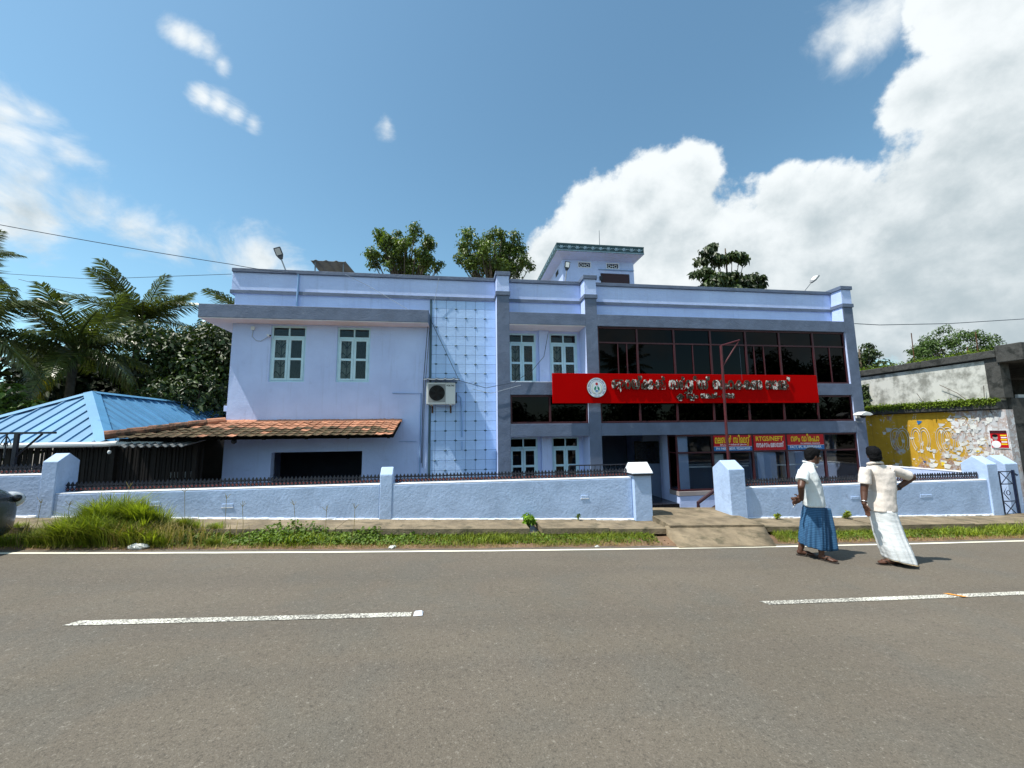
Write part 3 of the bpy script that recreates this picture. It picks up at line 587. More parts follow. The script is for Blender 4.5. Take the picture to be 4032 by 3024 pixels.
# ground floor: open porch and glazed counter
band(6.36, 12.427, -.02, 1.603, [7.50, 8.81, 9.95, 11.26], 1.08, YC+.03, 'glass_clear', (8.05,), name='shopfront')
sd = bp(MB().box(6.362, 6.41, YC+.095, YA+.10, 1.55, 1.603).box(6.362, 6.41, YC+.095, YA+.10, -.02, .03).box(6.362, 6.41, YA+.05, YA+.10, .03, 1.55).box(6.364, 6.408, YC+.095, YA+.05, 1.06, 1.10), 'side_glazing', 'maroon', .004)
MB().box(6.38, 6.385, YC+.095, YA+.05, .03, 1.06).build('pane', 'glass_clear', sd); MB().box(6.38, 6.385, YC+.095, YA+.05, 1.10, 1.55).build('pane', 'glass_clear', sd)
bp(MB().box(6.34, 12.427, YC-.005, YA+.1, -.145, -.022), 'skirting_band', 'skirting', .006); bp(MB().box(6.36, 12.427, YC+.015, YA+.45, FZ, -.147), 'plinth', 'paint_blue')
bp(MB().box(6.362, 6.62, YA+.101, YA+.45, -.146, 1.603), 'porch_wall', 'paint_blue'); bp(MB().box(6.62, 6.72, YA+.45, 15.2, FZ, 1.93), 'porch_wall', 'paint_blue')
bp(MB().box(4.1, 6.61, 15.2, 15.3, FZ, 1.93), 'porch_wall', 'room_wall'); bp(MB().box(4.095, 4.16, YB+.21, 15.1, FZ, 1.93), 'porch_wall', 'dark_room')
bp(MB().box(6.05, 6.615, 12.6, 12.66, FZ, 1.93), 'porch_wall', 'room_wall'); bp(MB().box(4.1, 6.3, 11.0, 15.2, FZ, -.34), 'porch_floor', 'granite'); bp(MB().box(4.1, 5.98, 10.62, 11.0, FZ, -.42), 'porch_step', 'granite')
nb = thing('notice_board', 'black framed notice board on the shaded porch wall by the entrance', 'board', (6.1, 12.5, .8)); MB().box(5.78, 6.55, 12.55, 12.595, .70, 1.36).build('panel', 'granite', nb, bevel=.01)
MB().box(5.75, 6.58, 12.56, 12.598, .67, .70).box(5.75, 6.58, 12.56, 12.598, 1.36, 1.39).box(5.75, 5.78, 12.56, 12.598, .70, 1.36).box(6.55, 6.58, 12.56, 12.598, .70, 1.36).build('frame', 'timber_dark', nb)
bp(MB().box(5.75, 6.04, 12.3, 12.59, FZ, -.05), 'reflect_band_block', 'paint_blue')  # low blue block added for the lighter reflected band in the porch
for x in (6.43, 9.03): bp(MB().box(x, x+(.36 if x < 8 else .64), YC+.16, YC+.5, -.02, 1.60), 'inner_pillar', 'paint_blue', 0)
bp(MB().box(6.8, 12.5, 13.2, 13.26, FZ, .52), 'counter', 'room_wall', 0); bp(MB().box(6.82, 9.0, YC+.5, YC+.54, .60, .64).box(9.7, 12.4, YC+.5, YC+.54, .60, .64), 'glazing_strip', 'paint_white', 0); bp(MB().box(6.8, 12.5, 13.15, 13.3, .53, .575), 'counter_top', 'paint_white', 0)
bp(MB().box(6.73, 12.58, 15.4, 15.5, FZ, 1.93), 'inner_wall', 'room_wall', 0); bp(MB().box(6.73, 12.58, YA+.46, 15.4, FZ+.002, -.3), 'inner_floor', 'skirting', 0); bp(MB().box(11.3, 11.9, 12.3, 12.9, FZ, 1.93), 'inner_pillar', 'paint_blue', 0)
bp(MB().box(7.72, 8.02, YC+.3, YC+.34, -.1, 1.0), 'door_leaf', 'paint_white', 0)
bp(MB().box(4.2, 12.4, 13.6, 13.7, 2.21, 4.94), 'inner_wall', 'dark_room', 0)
# stair head on the roof
tw = bp(holes(3.76, 6.47, 5.18, 7.96, 13.5, 13.65, [(4.36, 4.80, 7.70, 7.87), (5.44, 5.88, 7.70, 7.87), (5.18, 6.30, 5.6, 7.50)]), 'stair_tower', 'paint_blue', 0)
for x0, x1 in ((3.76, 3.9), (6.33, 6.47)): MB().box(x0, x1, 13.651, 16.6, 5.18, 7.96).build('tower_wall', 'paint_blue', tw)
MB().box(3.761, 6.469, 16.6, 16.7, 5.18, 7.96).build('tower_wall', 'paint_blue', tw)
MB().box(3.42, 6.66, 13.0, 17.1, 8.05, 8.335).build('tower_roof', 'frieze', tw, bevel=.01); MB().hexa([(3.76, 13.5, 7.95), (6.47, 13.5, 7.95), (6.47, 16.8, 7.95), (3.76, 16.8, 7.95)], [(3.43, 13.01, 8.049), (6.65, 13.01, 8.049), (6.65, 17.09, 8.049), (3.43, 17.09, 8.049)]).build('eave', 'paint_blue', tw)
fl = MB()
for k in range(6):
    a = k*math.pi/3; fl.ell((.045*math.cos(a), -.006, .045*math.sin(a)*.9), .034, .012, .022, 8, 5, Matrix.Rotation(-a, 3, 'Y'))
fl.ell((0, -.01, 0), .022, .014, .022, 8, 5)
for s in (-1, 1): fl.tube([(s*.07, 0, -.02), (s*.11, -.006, .03), (s*.15, -.004, .0)], .012, 5)
FL = fl.mesh('flower_relief', smooth=True); FL.materials.append(M['frieze_light'])
for i in range(11): inst(FL, 'flower_relief', tw, (3.60+i*.288, 12.998, 8.185))
for i in range(12): inst(FL, 'flower_relief', tw, (3.418, 13.2+i*.32, 8.185), (0, 0, -math.pi/2))
MB().box(3.42, 6.66, 12.985, 12.999, 8.285, 8.33).build('tower_moulding', 'frieze', tw); MB().box(3.42, 6.66, 12.985, 12.999, 8.052, 8.09).build('tower_moulding', 'frieze_light', tw)
for x in (4.36, 5.44):
    v = MB().box(x, x+.44, 13.56, 13.57, 7.70, 7.87).build('ventilator', 'ac_dark', tw)
    q = MB()
    for c in (.10, .34): q.tube([(x+c+p[0], 13.53, 7.785+p[2]) for p in ringpath(0, 0, .055)], .013, 5, False)
    q.tube([(x+.155, 13.53, 7.785), (x+.285, 13.53, 7.785)], .012, 5); q.tube([(x+.22, 13.53, 7.71), (x+.22, 13.53, 7.86)], .012, 5); q.build('vent_tracery', 'paint_white', v)
    MB().box(x-.03, x+.47, 13.49, 13.499, 7.67, 7.699).box(x-.03, x+.47, 13.49, 13.499, 7.871, 7.90).box(x-.03, x-.001, 13.49, 13.499, 7.70, 7.87).box(x+.441, x+.47, 13.49, 13.499, 7.70, 7.87).build('vent_frame', 'paint_white', v)
for y in (14.1, 15.3): MB().box(3.752, 3.759, y, y+.4, 7.66, 7.84).build('ventilator', 'ac_dark', tw)
dd = MB().box(5.19, 6.29, 13.52, 13.56, 5.6, 7.495).build('tower_door', 'maroon_door', tw); MB().box(5.13, 5.22, 13.44, 13.52, 7.22, 7.36).build('latch', 'iron', dd)
MB().tube([(5.1, 13.47, 7.63), (6.46, 13.47, 7.63)], .018, 6).build('conduit', 'pipe_blue', tw)
tag(MB().tube([(5.60, 14.6, 8.335), (5.62, 14.6, 9.75)], [.022, .012], 6).build('roof_mast', 'lamp_grey', loc=(5.6, 14.6, 8.335)), 'thin metal rod rising from the stair tower roof', 'mast')
# clay tiled pent roof over the ground floor
def pent():
    p = bp(MB().add([(-6.0, YA-.004, 2.05), (-1.55, YA-.004, 2.05), (-1.55, 10.2, 1.66), (-7.62, 10.2, 1.66)], [(0, 1, 2, 3)]).add([(-6.0, YA-.004, 2.03), (-1.55, YA-.004, 2.03), (-1.55, 10.2, 1.64), (-7.62, 10.2, 1.64)], [(3, 2, 1, 0)]), 'pent_roof', 'timber_dark', 0)
    s = Vector((0, 10.13-YA, 1.72-2.10)); L = s.length; pit = math.atan2(2.10-1.72, YA-10.13); rows, tw_ = 7, .205; ex = L/rows
    t = MB(); prof = [(0, .0), (.025, .016), (.055, .016), (.085, .002), (.14, .0), (.175, .006), (.205, .018), (.215, .012)]; n = len(prof)
    for yv, lift in ((-ex*1.12, .022), (0, 0)): t.v += [(a, yv, b+lift) for a, b in prof]+[(a, yv, b+lift-.014) for a, b in prof]
    for i in range(n-1): t.f += [(i, i+1, 2*n+i+1, 2*n+i), (n+i+1, n+i, 3*n+i, 3*n+i+1), (n+i, n+i+1, i+1, i)]
    ME = [t.mesh('roof_tile', smooth=False) for _ in range(2)]; ME[0].materials.append(M['clay']); ME[1].materials.append(M['clay_moss'])
    for r in range(rows):
        u = (r+.0)/rows; y, z = YA-.07+s.y*u, 2.085+s.z*u
        xl = -6.0-(1.62)*(r+.6)/rows; x = -1.56-tw_
        while x > xl-.02:
            mossy = rnd.random() < (0.0, .05, .25, .7, .88, .92, .92)[r]*(1. if x < -2.0 else .3)+(.45 if x < -6.2 and r > 0 else 0)
            inst(ME[1 if mossy else 0], 'roof_tile', p, (x+rnd.uniform(-.006, .006), y+rnd.uniform(-.012, .012), z+rnd.uniform(-.004, .006)), (pit+rnd.uniform(-.02, .02), rnd.uniform(-.02, .02), rnd.uniform(-.02, .02)))
            x -= tw_
    q = MB(); k = 40
    for i in range(k):
        a, b = -6.02+4.5*i/k, -6.02+4.5*(i+1)/k; q.hexa([(a, YA-.14+rnd.uniform(-.01, .01), 2.05), (b, YA-.14, 2.05), (b, YA-.003, 2.06), (a, YA-.003, 2.06)], [(a, YA-.12, 2.105+rnd.uniform(-.006, .006)), (b, YA-.12, 2.105), (b, YA-.003, 2.15+rnd.uniform(-.008, .012)), (a, YA-.003, 2.15)])
    q.build('mortar_flashing', 'mortar', p)
    A, Bq = Vector((-6.02, 11.45, 2.13)), Vector((-7.74, 10.10, 1.775)); kk = 6
    for i in range(kk):
        a, b = A.lerp(Bq, i/kk), A.lerp(Bq, (i+1.06)/kk); MB().tube([a, b], [.085, .105], 9).build('ridge_tile', 'mortar' if i == 0 else 'ridge_old', p)
    MB().add([(-6.04, YA, 2.08), (-6.04, 16, 2.08), (-7.66, 16, 1.72), (-7.66, 10.14, 1.72)], [(0, 1, 2, 3)]).build('hip_slope', 'clay_moss', p)
    for i in range(7): MB().box(-7.4+i*.95, -7.34+i*.95, 10.20, 10.26, 1.625, 1.66).build('rafter_end', 'timber_dark', p)
    MB().box(-7.7, -1.6, 10.42, 10.47, 1.64, 1.70).build('eave_beam', 'timber_dark', p)
pent()
cs = MB(); n = 44
for i in range(n+1):
    x = -7.35+1.30*i/n; z = 1.56+.028*math.sin(i*1.15); cs.v += [(x, 9.95, z-.03), (x, 10.9, z+.12)]
for i in range(n): cs.f.append((2*i, 2*i+2, 2*i+3, 2*i+1))
cso = cs.build('corrugated_sheet', 'asbestos', loc=(-6.7, 10.3, 1.56)); tag(cso, 'old grey corrugated sheet under the clay tiles beside the blue roof', 'roof sheet'); sm = cso.modifiers.new('s', 'SOLIDIFY'); sm.thickness = .012
# wall fittings on the building
bp(MB().tube([(-4.42, YA-.05, 6.2), (-4.42, YA-.05, 5.20)], .028, 8), 'downpipe', 'pipe_blue', 0); bp(MB().tube([(-1.80, YA-.02, 2.86), (-1.02, YA-.02, 2.86), (-1.02, YA-.02, FZ)], .014, 6), 'conduit', 'pipe_blue', 0)
bp(MB().tube([(-1.60, YA-.02, 1.52), (-1.12, YA-.02, 1.52)], .008, 5), 'conduit', 'pipe_blue', 0)
jb = thing('junction_box', 'small cream electrical box under the sunshade near the corner', 'box', (-5.5, 11.45, 4.6)); MB().box(-5.56, -5.47, YA-.06, YA-.001, 4.58, 4.68).build('case', 'pvc', jb, bevel=.006); MB().tube([(-5.51, YA-.02, 4.58), (-5.53, YA-.02, 4.40), (-5.42, YA-.02, 4.29), (-5.3, YA-.02, 4.28), (-5.12, YA-.03, 4.40)], .008, 5).build('flex', 'cable_pale', jb)
cc = thing('security_camera', 'small white camera mounted at the window corner by the sunshade', 'camera', (-5.1, 11.4, 4.42)); MB().tube([(-5.10, YA-.02, 4.42), (-5.10, YA-.10, 4.43), (-5.02, YA-.15, 4.41)], .028, 8).build('body', 'pvc', cc); MB().tube([(-5.02, YA-.15, 4.41), (-5.0, YA-.17, 4.405)], .022, 8).build('lens', 'ac_dark', cc)
dc = thing('dome_camera', 'white hooded security camera on the right grey column', 'camera', (12.47, 10.95, 2.1)); MB().prism([(12.25, 2.14), (12.30, 2.20), (12.45, 2.245), (12.60, 2.21), (12.70, 2.15), (12.60, 2.12), (12.35, 2.12)], 'y', 10.72, 11.0).build('hood', 'lamp_glass', dc, bevel=.02)
MB().ell((12.47, 10.86, 2.10), .075, .075, .06).build('dome', 'ac_dark', dc); MB().box(12.42, 12.52, 10.98, 11.069, 2.05, 2.15).build('bracket', 'pvc', dc); MB().tube([(12.40, 11.05, 2.07), (12.41, 11.05, 1.96), (12.45, 11.05, 1.93), (12.66, 11.05, 1.93)], .010, 5).build('flex', 'cable_pale', dc)
fl2 = thing('flood_lamp', 'small dark lamp hanging under the clay tile eave', 'lamp', (-4.9, 10.6, 1.6)); MB().ell((-5.25, 10.4, 1.60), .06, .06, .06).build('head', 'iron', fl2); MB().tube([(-5.25, 10.4, 1.62), (-5.25, 10.4, 1.70)], .012).build('arm', 'iron', fl2)
# ------------------------------------------------------------------ lettering
_gc = {}
def glyph(ch, bold=.0, ext=0., outline=0):
    k = (ch, bold, ext, outline)
    if k in _gc: return _gc[k]
    cu = bpy.data.curves.new('t', 'FONT'); cu.body = ch; cu.size = 1; cu.offset = bold; cu.extrude = ext; cu.resolution_u = 3
    if outline: cu.fill_mode = 'NONE'; cu.bevel_depth = outline; cu.bevel_resolution = 0
    ob = bpy.data.objects.new('t', cu); COL.objects.link(ob); dg = bpy.context.evaluated_depsgraph_get(); dg.update()
    me = bpy.data.meshes.new_from_object(ob.evaluated_get(dg)); vs = np.array([tuple(v.co) for v in me.vertices]).reshape(-1, 3); fs = [tuple(p.vertices) for p in me.polygons]
    bpy.data.objects.remove(ob); bpy.data.curves.remove(cu); bpy.data.meshes.remove(me); _gc[k] = (vs, fs); return vs, fs
def layout(tokens, bold=0., ext=0., outline=0):
    V, F, pen, gap = [], [], 0., .07
    def put(ch, x, sc=1., dy=0., align='l'):
        vs, fs = glyph(ch, bold, ext, outline)
        if not len(vs): return 0.
        v = vs.copy(); v[:, :2] *= sc; v[:, 0] += x-v[:, 0].min(); v[:, 1] += dy; b = len(V); V.extend(v.tolist()); F.extend([tuple(i+b for i in f) for f in fs]); return v[:, 0].max()-x
    for tk in tokens:
        if tk == ' ': pen += .35; continue
        if isinstance(tk, str): pen += put(tk, pen)+gap
        elif tk[0] == 'ov': w = put(tk[1], pen); w2 = put(tk[2], pen+w*.62); pen += w*.62+w2+gap
        elif tk[0] == 'sub': w = put(tk[1], pen); put(tk[2], pen+w*.2, .6, -.34); pen += w+gap
        elif tk[0] == 'vir': put('്', pen-gap-.18, 1., 0.); pen += .06
    return V, F
def text(tokens, mt, parent, x0, x1, zb, h, y, bold=.015, ext=.0, name='lettering', outline=0, plane='xz', href='xh'):
    V, F = layout(tokens, bold, ext, outline); a = np.array(V)
    xmin, xmax = a[:, 0].min(), a[:, 0].max(); sx = (x1-x0)/(xmax-xmin); ref = .52 if href == 'xh' else .72; sz = h/ref
    m = MB(); k = min(abs(sx), sz)
    if plane == 'xz': m.v = [(x0+(p[0]-xmin)*sx, y-p[2]*k, zb+p[1]*sz) for p in V]
    else: m.v = [(y-p[2]*k, x0+(p[0]-xmin)*sx, zb+p[1]*sz) for p in V]
    m.f = F; return m.build(name, mt, parent)
# main red signboard
YS = 10.87
S = thing('signboard', 'long bright red bank signboard with round emblem and peeling raised letters', 'sign', (6.8, YS, 2.95))
MB().box(2.64, 11.0, YS, YS+.06, 2.525, 3.375).build('panel', 'sign_red', S, bevel=.006)
for x in (3.0, 5.0, 8.5, 10.7): MB().box(x, x+.05, YS+.061, YC+.03, 2.9, 2.95).build('bracket', 'iron', S)
def disc(cx, cz, r, y0, y1, mt, name, parent, n=40, r0=0):
    m = MB()
    if r0 == 0: m.prism([(cx+r*math.cos(2*math.pi*i/n), cz+r*math.sin(2*math.pi*i/n)) for i in range(n)], 'y', y0, y1)
    else:
        for i in range(n):
            a, b = 2*math.pi*i/n, 2*math.pi*(i+1)/n; m.quad((cx+r0*math.cos(a), y0, cz+r0*math.sin(a)), (cx+r*math.cos(a), y0, cz+r*math.sin(a)), (cx+r*math.cos(b), y0, cz+r*math.sin(b)), (cx+r0*math.cos(b), y0, cz+r0*math.sin(b)))
    return m.build(name, mt, parent)
ex_, ez = 3.91, 2.965
em = disc(ex_, ez, .285, YS-.035, YS-.002, 'rust', 'emblem', S); disc(ex_, ez, .277, YS-.04, YS-.0355, 'emblem_white', 'disc', em)
disc(ex_, ez, .198, YS-.0415, 0, 'emblem_blue', 'ring', em, 40, .193); disc(ex_, ez, .186, YS-.0415, 0, 'emblem_blue', 'ring', em, 40, .183)
disc(ex_, ez+.105, .038, YS-.0445, YS-.041, 'emblem_red', 'sun_dot', em, 20)
for s in (-1, 1):
    MB().prism([(ex_+s*.02, ez+.045), (ex_+s*.055, ez+.02), (ex_+s*.08, ez-.02), (ex_+s*.075, ez-.06), (ex_+s*.05, ez-.09), (ex_+s*.03, ez-.05), (ex_+s*.02, ez-.02)][::s], 'y', YS-.0445, YS-.041).build('leaf', 'emblem_green', em)
    for k in range(9):
        a = -math.pi/2+s*(.35+k*.24); x, z = ex_+.145*math.cos(a), ez-.02+.15*math.sin(a); MB().ell((x, YS-.042, z), .020, .003, .009, 6, 4, Matrix.Rotation(-a-s*1.0, 3, 'Y')).build('laurel', 'emblem_gold', em)
MB().prism([(ex_-.045, ez-.115), (ex_+.045, ez-.115), (ex_+.03, ez-.085), (ex_, ez-.07), (ex_-.03, ez-.085)], 'y', YS-.0445, YS-.041).build('base_mark', 'emblem_sky', em)
cap = 'ARACKAL SERVICE CO-OPERATIVE BANK LTD NO 1938'
for i, ch in enumerate(cap):
    if ch == ' ': continue
    vs, fs = glyph(ch, .02); a = math.radians(222-i*264/(len(cap)-1)); c, s_ = math.cos(a-math.pi/2), math.sin(a-math.pi/2); w = vs[:, 0].mean(); m = MB()
    m.v = [(ex_+.222*math.cos(a)+((p[0]-w)*c-p[1]*s_)*.052, YS-.042, ez+.222*math.sin(a)+((p[0]-w)*s_+p[1]*c)*.052) for p in vs]; m.f = fs; m.build('letter', 'emblem_blue', em)
text(['E', 'S', 'T', 'D', ' ', '1', '9', '3', '8'], 'emblem_blue', em, ex_-.075, ex_+.075, ez-.255, .026, YS-.042, .02, 0, 'lettering', href='cap')
def wx(px): return at(px, 1530, Y=YS).x
TB, TH = 2.94, .225
KK = ('ov', 'ക', 'ക')
text(['അ', 'റ', 'യ', ('vir',), KK, 'ൽ'], 'letter_peeled', S, wx(2408), wx(2619), TB, TH, YS-.034, .045, .05)
text(['സ', 'ർ', ('sub', 'വ', 'വ'), 'ീ', 'സ', ('vir',)], 'letter_peeled', S, wx(2633), wx(2794), TB, TH, YS-.034, .045, .05)
text(['സ', 'ഹ', 'ക', 'ര', 'ണ'], 'letter_peeled', S, wx(2804), wx(2999), TB, TH, YS-.034, .045, .05); text(['ബ', 'ാ', ('ov', 'ങ', 'ക'), ('vir',)], 'letter_peeled', S, wx(3012), wx(3110), TB, TH, YS-.034, .045, .05)
T2, H2 = 2.665, .115
text([('sub', 'ക', 'ല'), 'ി', ('sub', 'പ', 'ത'), 'ം'], 'letter_peeled', S, wx(2661), wx(2745), T2, H2, YS-.024, .03, .09); text(['ന', ('ov', 'മ', 'പ'), 'ർ'], 'letter_peeled', S, wx(2754), wx(2820), T2, H2, YS-.024, .03, .09)
text(['-'], 'letter_peeled', S, wx(2825), wx(2832), T2, H2, YS-.024, .03, .09); text(['1', '9', '3', '8'], 'letter_peeled', S, wx(2840), wx(2887), T2, H2*1.25, YS-.024, .03, .09, href='cap')
# three shop signs
def shop(x0, x1, label, split=None):
    t = thing('shop_sign', label, 'sign', ((x0+x1)/2, YC+.02, 1.34), 'red shop signs along the top of the glazing')
    z0, z1 = 1.112, 1.565; zs_ = split or z0
    MB().box(x0, x1, YC+.008, YC+.026, zs_, z1).build('red_panel', 'shop_red', t)
    if split: MB().box(x0, x1, YC+.0085, YC+.026, z0, split-.008).build('blue_panel', 'shop_blue', t); MB().box(x0, x1, YC+.008, YC+.026, split-.008, split-.0005).build('white_line', 'white_print', t)
    return t
YT = YC+.006
s1 = shop(7.545, 8.775, 'red and blue shop sign with a phone number, behind the maroon pole', 1.24)
text(['മ', 'ല', 'ബ', 'ാ', 'ർ', ' ', 'സ', 'ി', 'െ', 'മ', ('sub', 'ന', 'റ'), ('vir',)], 'yellow', s1, 7.58, 8.74, 1.345, .145, YT, .025)
text(['ഒ', 'ര', 'ു', ' ', 'േ', 'ക', 'ര', 'ള', ' ', 'സ', 'ർ', KK, 'ാ', 'ർ', ' ', 'ഉ', 'ല', 'പ', 'ന', 'ം'], 'white_print', s1, 7.74, 8.60, 1.272, .036, YT, .02); text(['PH: 9400258039, 9526654039'], 'white_print', s1, 7.61, 8.71, 1.145, .070, YT, .015, href='cap')
s2 = shop(8.845, 9.905, 'red shop sign reading RTGS/NEFT, between two other red signs')
text(['RTGS/NEFT'], 'yellow', s2, 8.92, 9.83, 1.39, .137, YT, .018, href='cap'); text(['സ', 'ൗ', 'ക', 'ര', 'യ', 'ം', ' ', 'ല', 'ഭ', 'യ', 'മ', 'ാ', 'ണ', ('vir',)], 'white_print', s2, 8.92, 9.84, 1.205, .105, YT, .025)
s3 = shop(9.98, 11.225, 'red and blue shop sign reading FACT, IPL, RUBBERMARK', 1.25)
text(['വ', 'ള', 'ം', ' ', 'ഡ', 'ി', 'േ', ('ov', 'പ', 'പ'), 'ാ'], 'yellow', s3, 10.10, 11.07, 1.355, .14, YT, .025); text(['PH: 9400258039, 9526654039'], 'white_print', s3, 10.42, 11.08, 1.278, .035, YT, .02, href='cap'); text(['FACT, IPL, RUBBERMARK'], 'white_print', s3, 10.05, 11.13, 1.155, .075, YT, .018, href='cap')
# air conditioner with its tin cover
ac = thing('air_conditioner', 'white outdoor air conditioner unit under a tin cover on the blue wall', 'air conditioner', (-.44, 11.2, 2.5)); yf = 11.08
MB().box(-.835, -.055, yf, yf+.30, 2.52, 3.12).build('casing', 'ac_white', ac, bevel=.015); gf = MB().box(-.785, -.325, yf-.006, yf-.001, 2.575, 3.075).build('grille_panel', 'ac_grey', ac)
disc(-.555, 2.83, .215, yf-.010, yf-.0065, 'ac_dark', 'fan_opening', gf, 36)
for k in range(5):
    a = k*2*math.pi/5+.3; MB().quad((-.555, yf-.0115, 2.83), (-.555+.19*math.cos(a), yf-.0125, 2.83+.19*math.sin(a)), (-.555+.2*math.cos(a+.35), yf-.011, 2.83+.2*math.sin(a+.35)), (-.555+.17*math.cos(a+.7), yf-.011, 2.83+.17*math.sin(a+.7))).build('fan_blade', 'timber_dark', gf)
for r in (.05, .09, .13, .17, .21): MB().tube([(-.555+p[0], yf-.016, 2.83+p[2]) for p in ringpath(0, 0, r, 28)], .0028, 4, False).build('guard_ring', 'black_print', gf)
for x in (-.325,): MB().box(x+.004, x+.009, yf-.002, yf-.0005, 2.53, 3.11).build('panel_seam', 'ac_grey', ac)
text(['VOLTAS'], 'black_print', ac, -.305, -.085, 3.015, .045, yf-.003, .04, href='cap')
for x in (-.73, -.22):
    MB().box(x, x+.07, yf+.02, yf+.10, 2.495, 2.519).build('foot', 'ac_white', ac); MB().prism([(YA-.005, 2.495), (yf+.0, 2.495), (yf, 2.47), (YA-.04, 2.47), (YA-.04, 2.30), (YA-.005, 2.30)], 'x', x+.015, x+.055).build('wall_bracket', 'rust', ac)
MB().tube([(-.055, 11.25, 2.78), (.03, 11.3, 2.79), (.10, 11.38, 2.72), (.12, 11.44, 2.50), (.125, 11.46, 1.62)], .022, 8).build('hose', 'pipe_blue', ac); MB().tube([(-.03, 11.2, 2.85), (-.03, 11.25, 2.56)], .016, 6).build('valve', 'iron', ac)
MB().tube([(.13, 11.47, 1.50), (.13, 11.47, 1.25)], .012, 6).build('drain_stub', 'pipe_blue', ac)
cv = MB(); n = 60
for i in range(n+1):
    x = -.92+.98*i/n; ph = (i/n*4.2) % 1; z = .022*max(0, 1-abs(ph-.5)*5); cv.v += [(x, 10.99, 3.185+z), (x, YA-.004, 3.30+z)]
for i in range(n): cv.f.append((2*i, 2*i+2, 2*i+3, 2*i+1))
cvo = cv.build('tin_cover', 'zinc', loc=(-.44, 11.2, 3.2)); tag(cvo, 'small ribbed tin cover fixed above the air conditioner', 'cover'); cvo.modifiers.new('s', 'SOLIDIFY').thickness = .006
# maroon bracket pole behind the entrance pillar
pl = thing('bracket_pole', 'tall maroon steel pole with triangular top bracket in front of the signboard', 'pole', (6.20, 8.6, FZ))
MB().tube([(6.17, 8.6, FZ), (6.22, 8.6, 3.72)], .030, 10).build('post', 'pole_red', pl); MB().tube([(6.21, 8.6, 3.72), (6.72, 8.6, 3.87)], .019, 8).build('arm', 'pole_red', pl); MB().tube([(6.225, 8.6, 3.22), (6.68, 8.6, 3.83)], .016, 8).build('strut', 'pole_red', pl)
MB().tube([(6.70, 8.6, 3.86), (6.70, 8.6, 2.9)], .004, 4).build('cord', 'cable', pl)
# lamps, shelter on the roof
def lamp(name_label, b, tip, w=.11, l=.34, glassy='lamp_grey', up=Vector((0, -1, .25))):
    b, tip = Vector(b), Vector(tip); t = thing('roof_lamp', name_label, 'lamp', b, 'street lamps on the roof edge'); d = (tip-b).normalized(); k = tip-d*l
    MB().tube([b, k], .018, 7).build('arm', 'lamp_grey', t); s = d.cross(up).normalized(); n_ = s.cross(d).normalized(); m = MB(); h = .025
    pr = [(0, .35), (.25, .8), (.4, 1), (1, 1), (1.02, .8)]; pts = [(k+d*l*a+s*w*q) for a, q in pr]+[(k+d*l*a-s*w*q) for a, q in reversed(pr)]; nn = len(pts)
    m.add([p+n_*h for p in pts]+[p-n_*h for p in pts], [tuple(range(nn)), tuple(range(nn, 2*nn))[::-1]]+[(i, nn+i, nn+(i+1) % nn, (i+1) % nn) for i in range(nn)]); m.build('head', 'iron' if glassy in ('lamp_glass', 'dark') else 'lamp_grey', t)
    c = [k+d*l*a+s*w*q*.72+n_*(h+.004) for a, q in ((.35, 1), (.92, 1), (.92, -1), (.35, -1))]; c2 = [k+d*l*a+s*w*q*.72-n_*(h+.004) for a, q in ((.35, 1), (.92, 1), (.92, -1), (.35, -1))]
    MB().quad(*c).quad(*c2[::-1]).build('lens', 'ac_grey' if glassy == 'dark' else 'lamp_glass', t)
lamp('grey lamp head on an arm leaning left over the parapet corner', (-4.82, 11.75, 6.25), (-5.16, 11.75, 7.08), .095, .36, 'dark'); lamp('dark rimmed white lamp standing before the stair tower', (3.42, 12.3, 6.0), (3.60, 12.3, 7.32), .085, .30, 'lamp_glass', Vector((0, -1, .1))); lamp('slim grey lamp leaning right above the far right parapet', (11.65, 11.9, 6.2), (12.46, 11.9, 7.06), .10, .36, 'lamp_grey', Vector((.4, .3, -1)))
sh = thing('tin_shelter', 'small tilted tin roof sheet on posts at the roof edge', 'shelter', (-3.75, 12.4, 5.2))
cv = MB(); n = 48
for i in range(n+1):
    u = i/n; ph = (u*3.4) % 1; z = .035*max(0, 1-abs(ph-.5)*4); cv.v += [(-4.32+.98*u, 12.0, 6.86+z), (-4.18+1.08*u, 13.0, 6.66+z)]
for i in range(n): cv.f.append((2*i, 2*i+2, 2*i+3, 2*i+1))
o = cv.build('roof_sheet', 'zinc', sh); o.modifiers.new('s', 'SOLIDIFY').thickness = .008
for x in (-4.22, -3.42): MB().box(x, x+.03, 12.05, 12.08, 5.2, 6.85).build('post', 'zinc', sh)
for x in (-4.1, -3.2): MB().box(x, x+.03, 12.9, 12.93, 5.2, 6.66).build('post', 'zinc', sh)
# cables
def cable(pts, label, r=.008, mt='cable', sag=0.):
    P = [Vector(p) for p in pts]; path = []
    for a, b in zip(P[:-1], P[1:]):
        for i in range(12): u = i/12; q = a.lerp(b, u); q.z -= sag*4*u*(1-u); path.append(q)
    path.append(P[-1]); o = MB().tube(path, r, 5).build('cable', mt, loc=P[0]); return tag(o, label, 'cable')
q = lambda x, y, Y: tuple(av(x, y, Y=Y))
cable([q(-40, 478, 10.5), q(500, 571, 11.35), q(640, 590, 11.3)], 'overhead cable sloping down from the left sky to the parapet corner', .009, sag=.03)
cable([q(-40, 588, 14), q(200, 603, 13), q(500, 592, 11.42)], 'thin slack cable between the palms and the parapet corner', .007)
cable([q(40, 603, 16), q(170, 637, 16)], 'short thin cable passing among the palms', .008); cable([q(1846, 699, 12.2), q(1900, 702, 12.3), q(2050, 699, 12.5), q(2260, 686, 12.6)], 'black cable running right from the corner column over the ruin', .013)
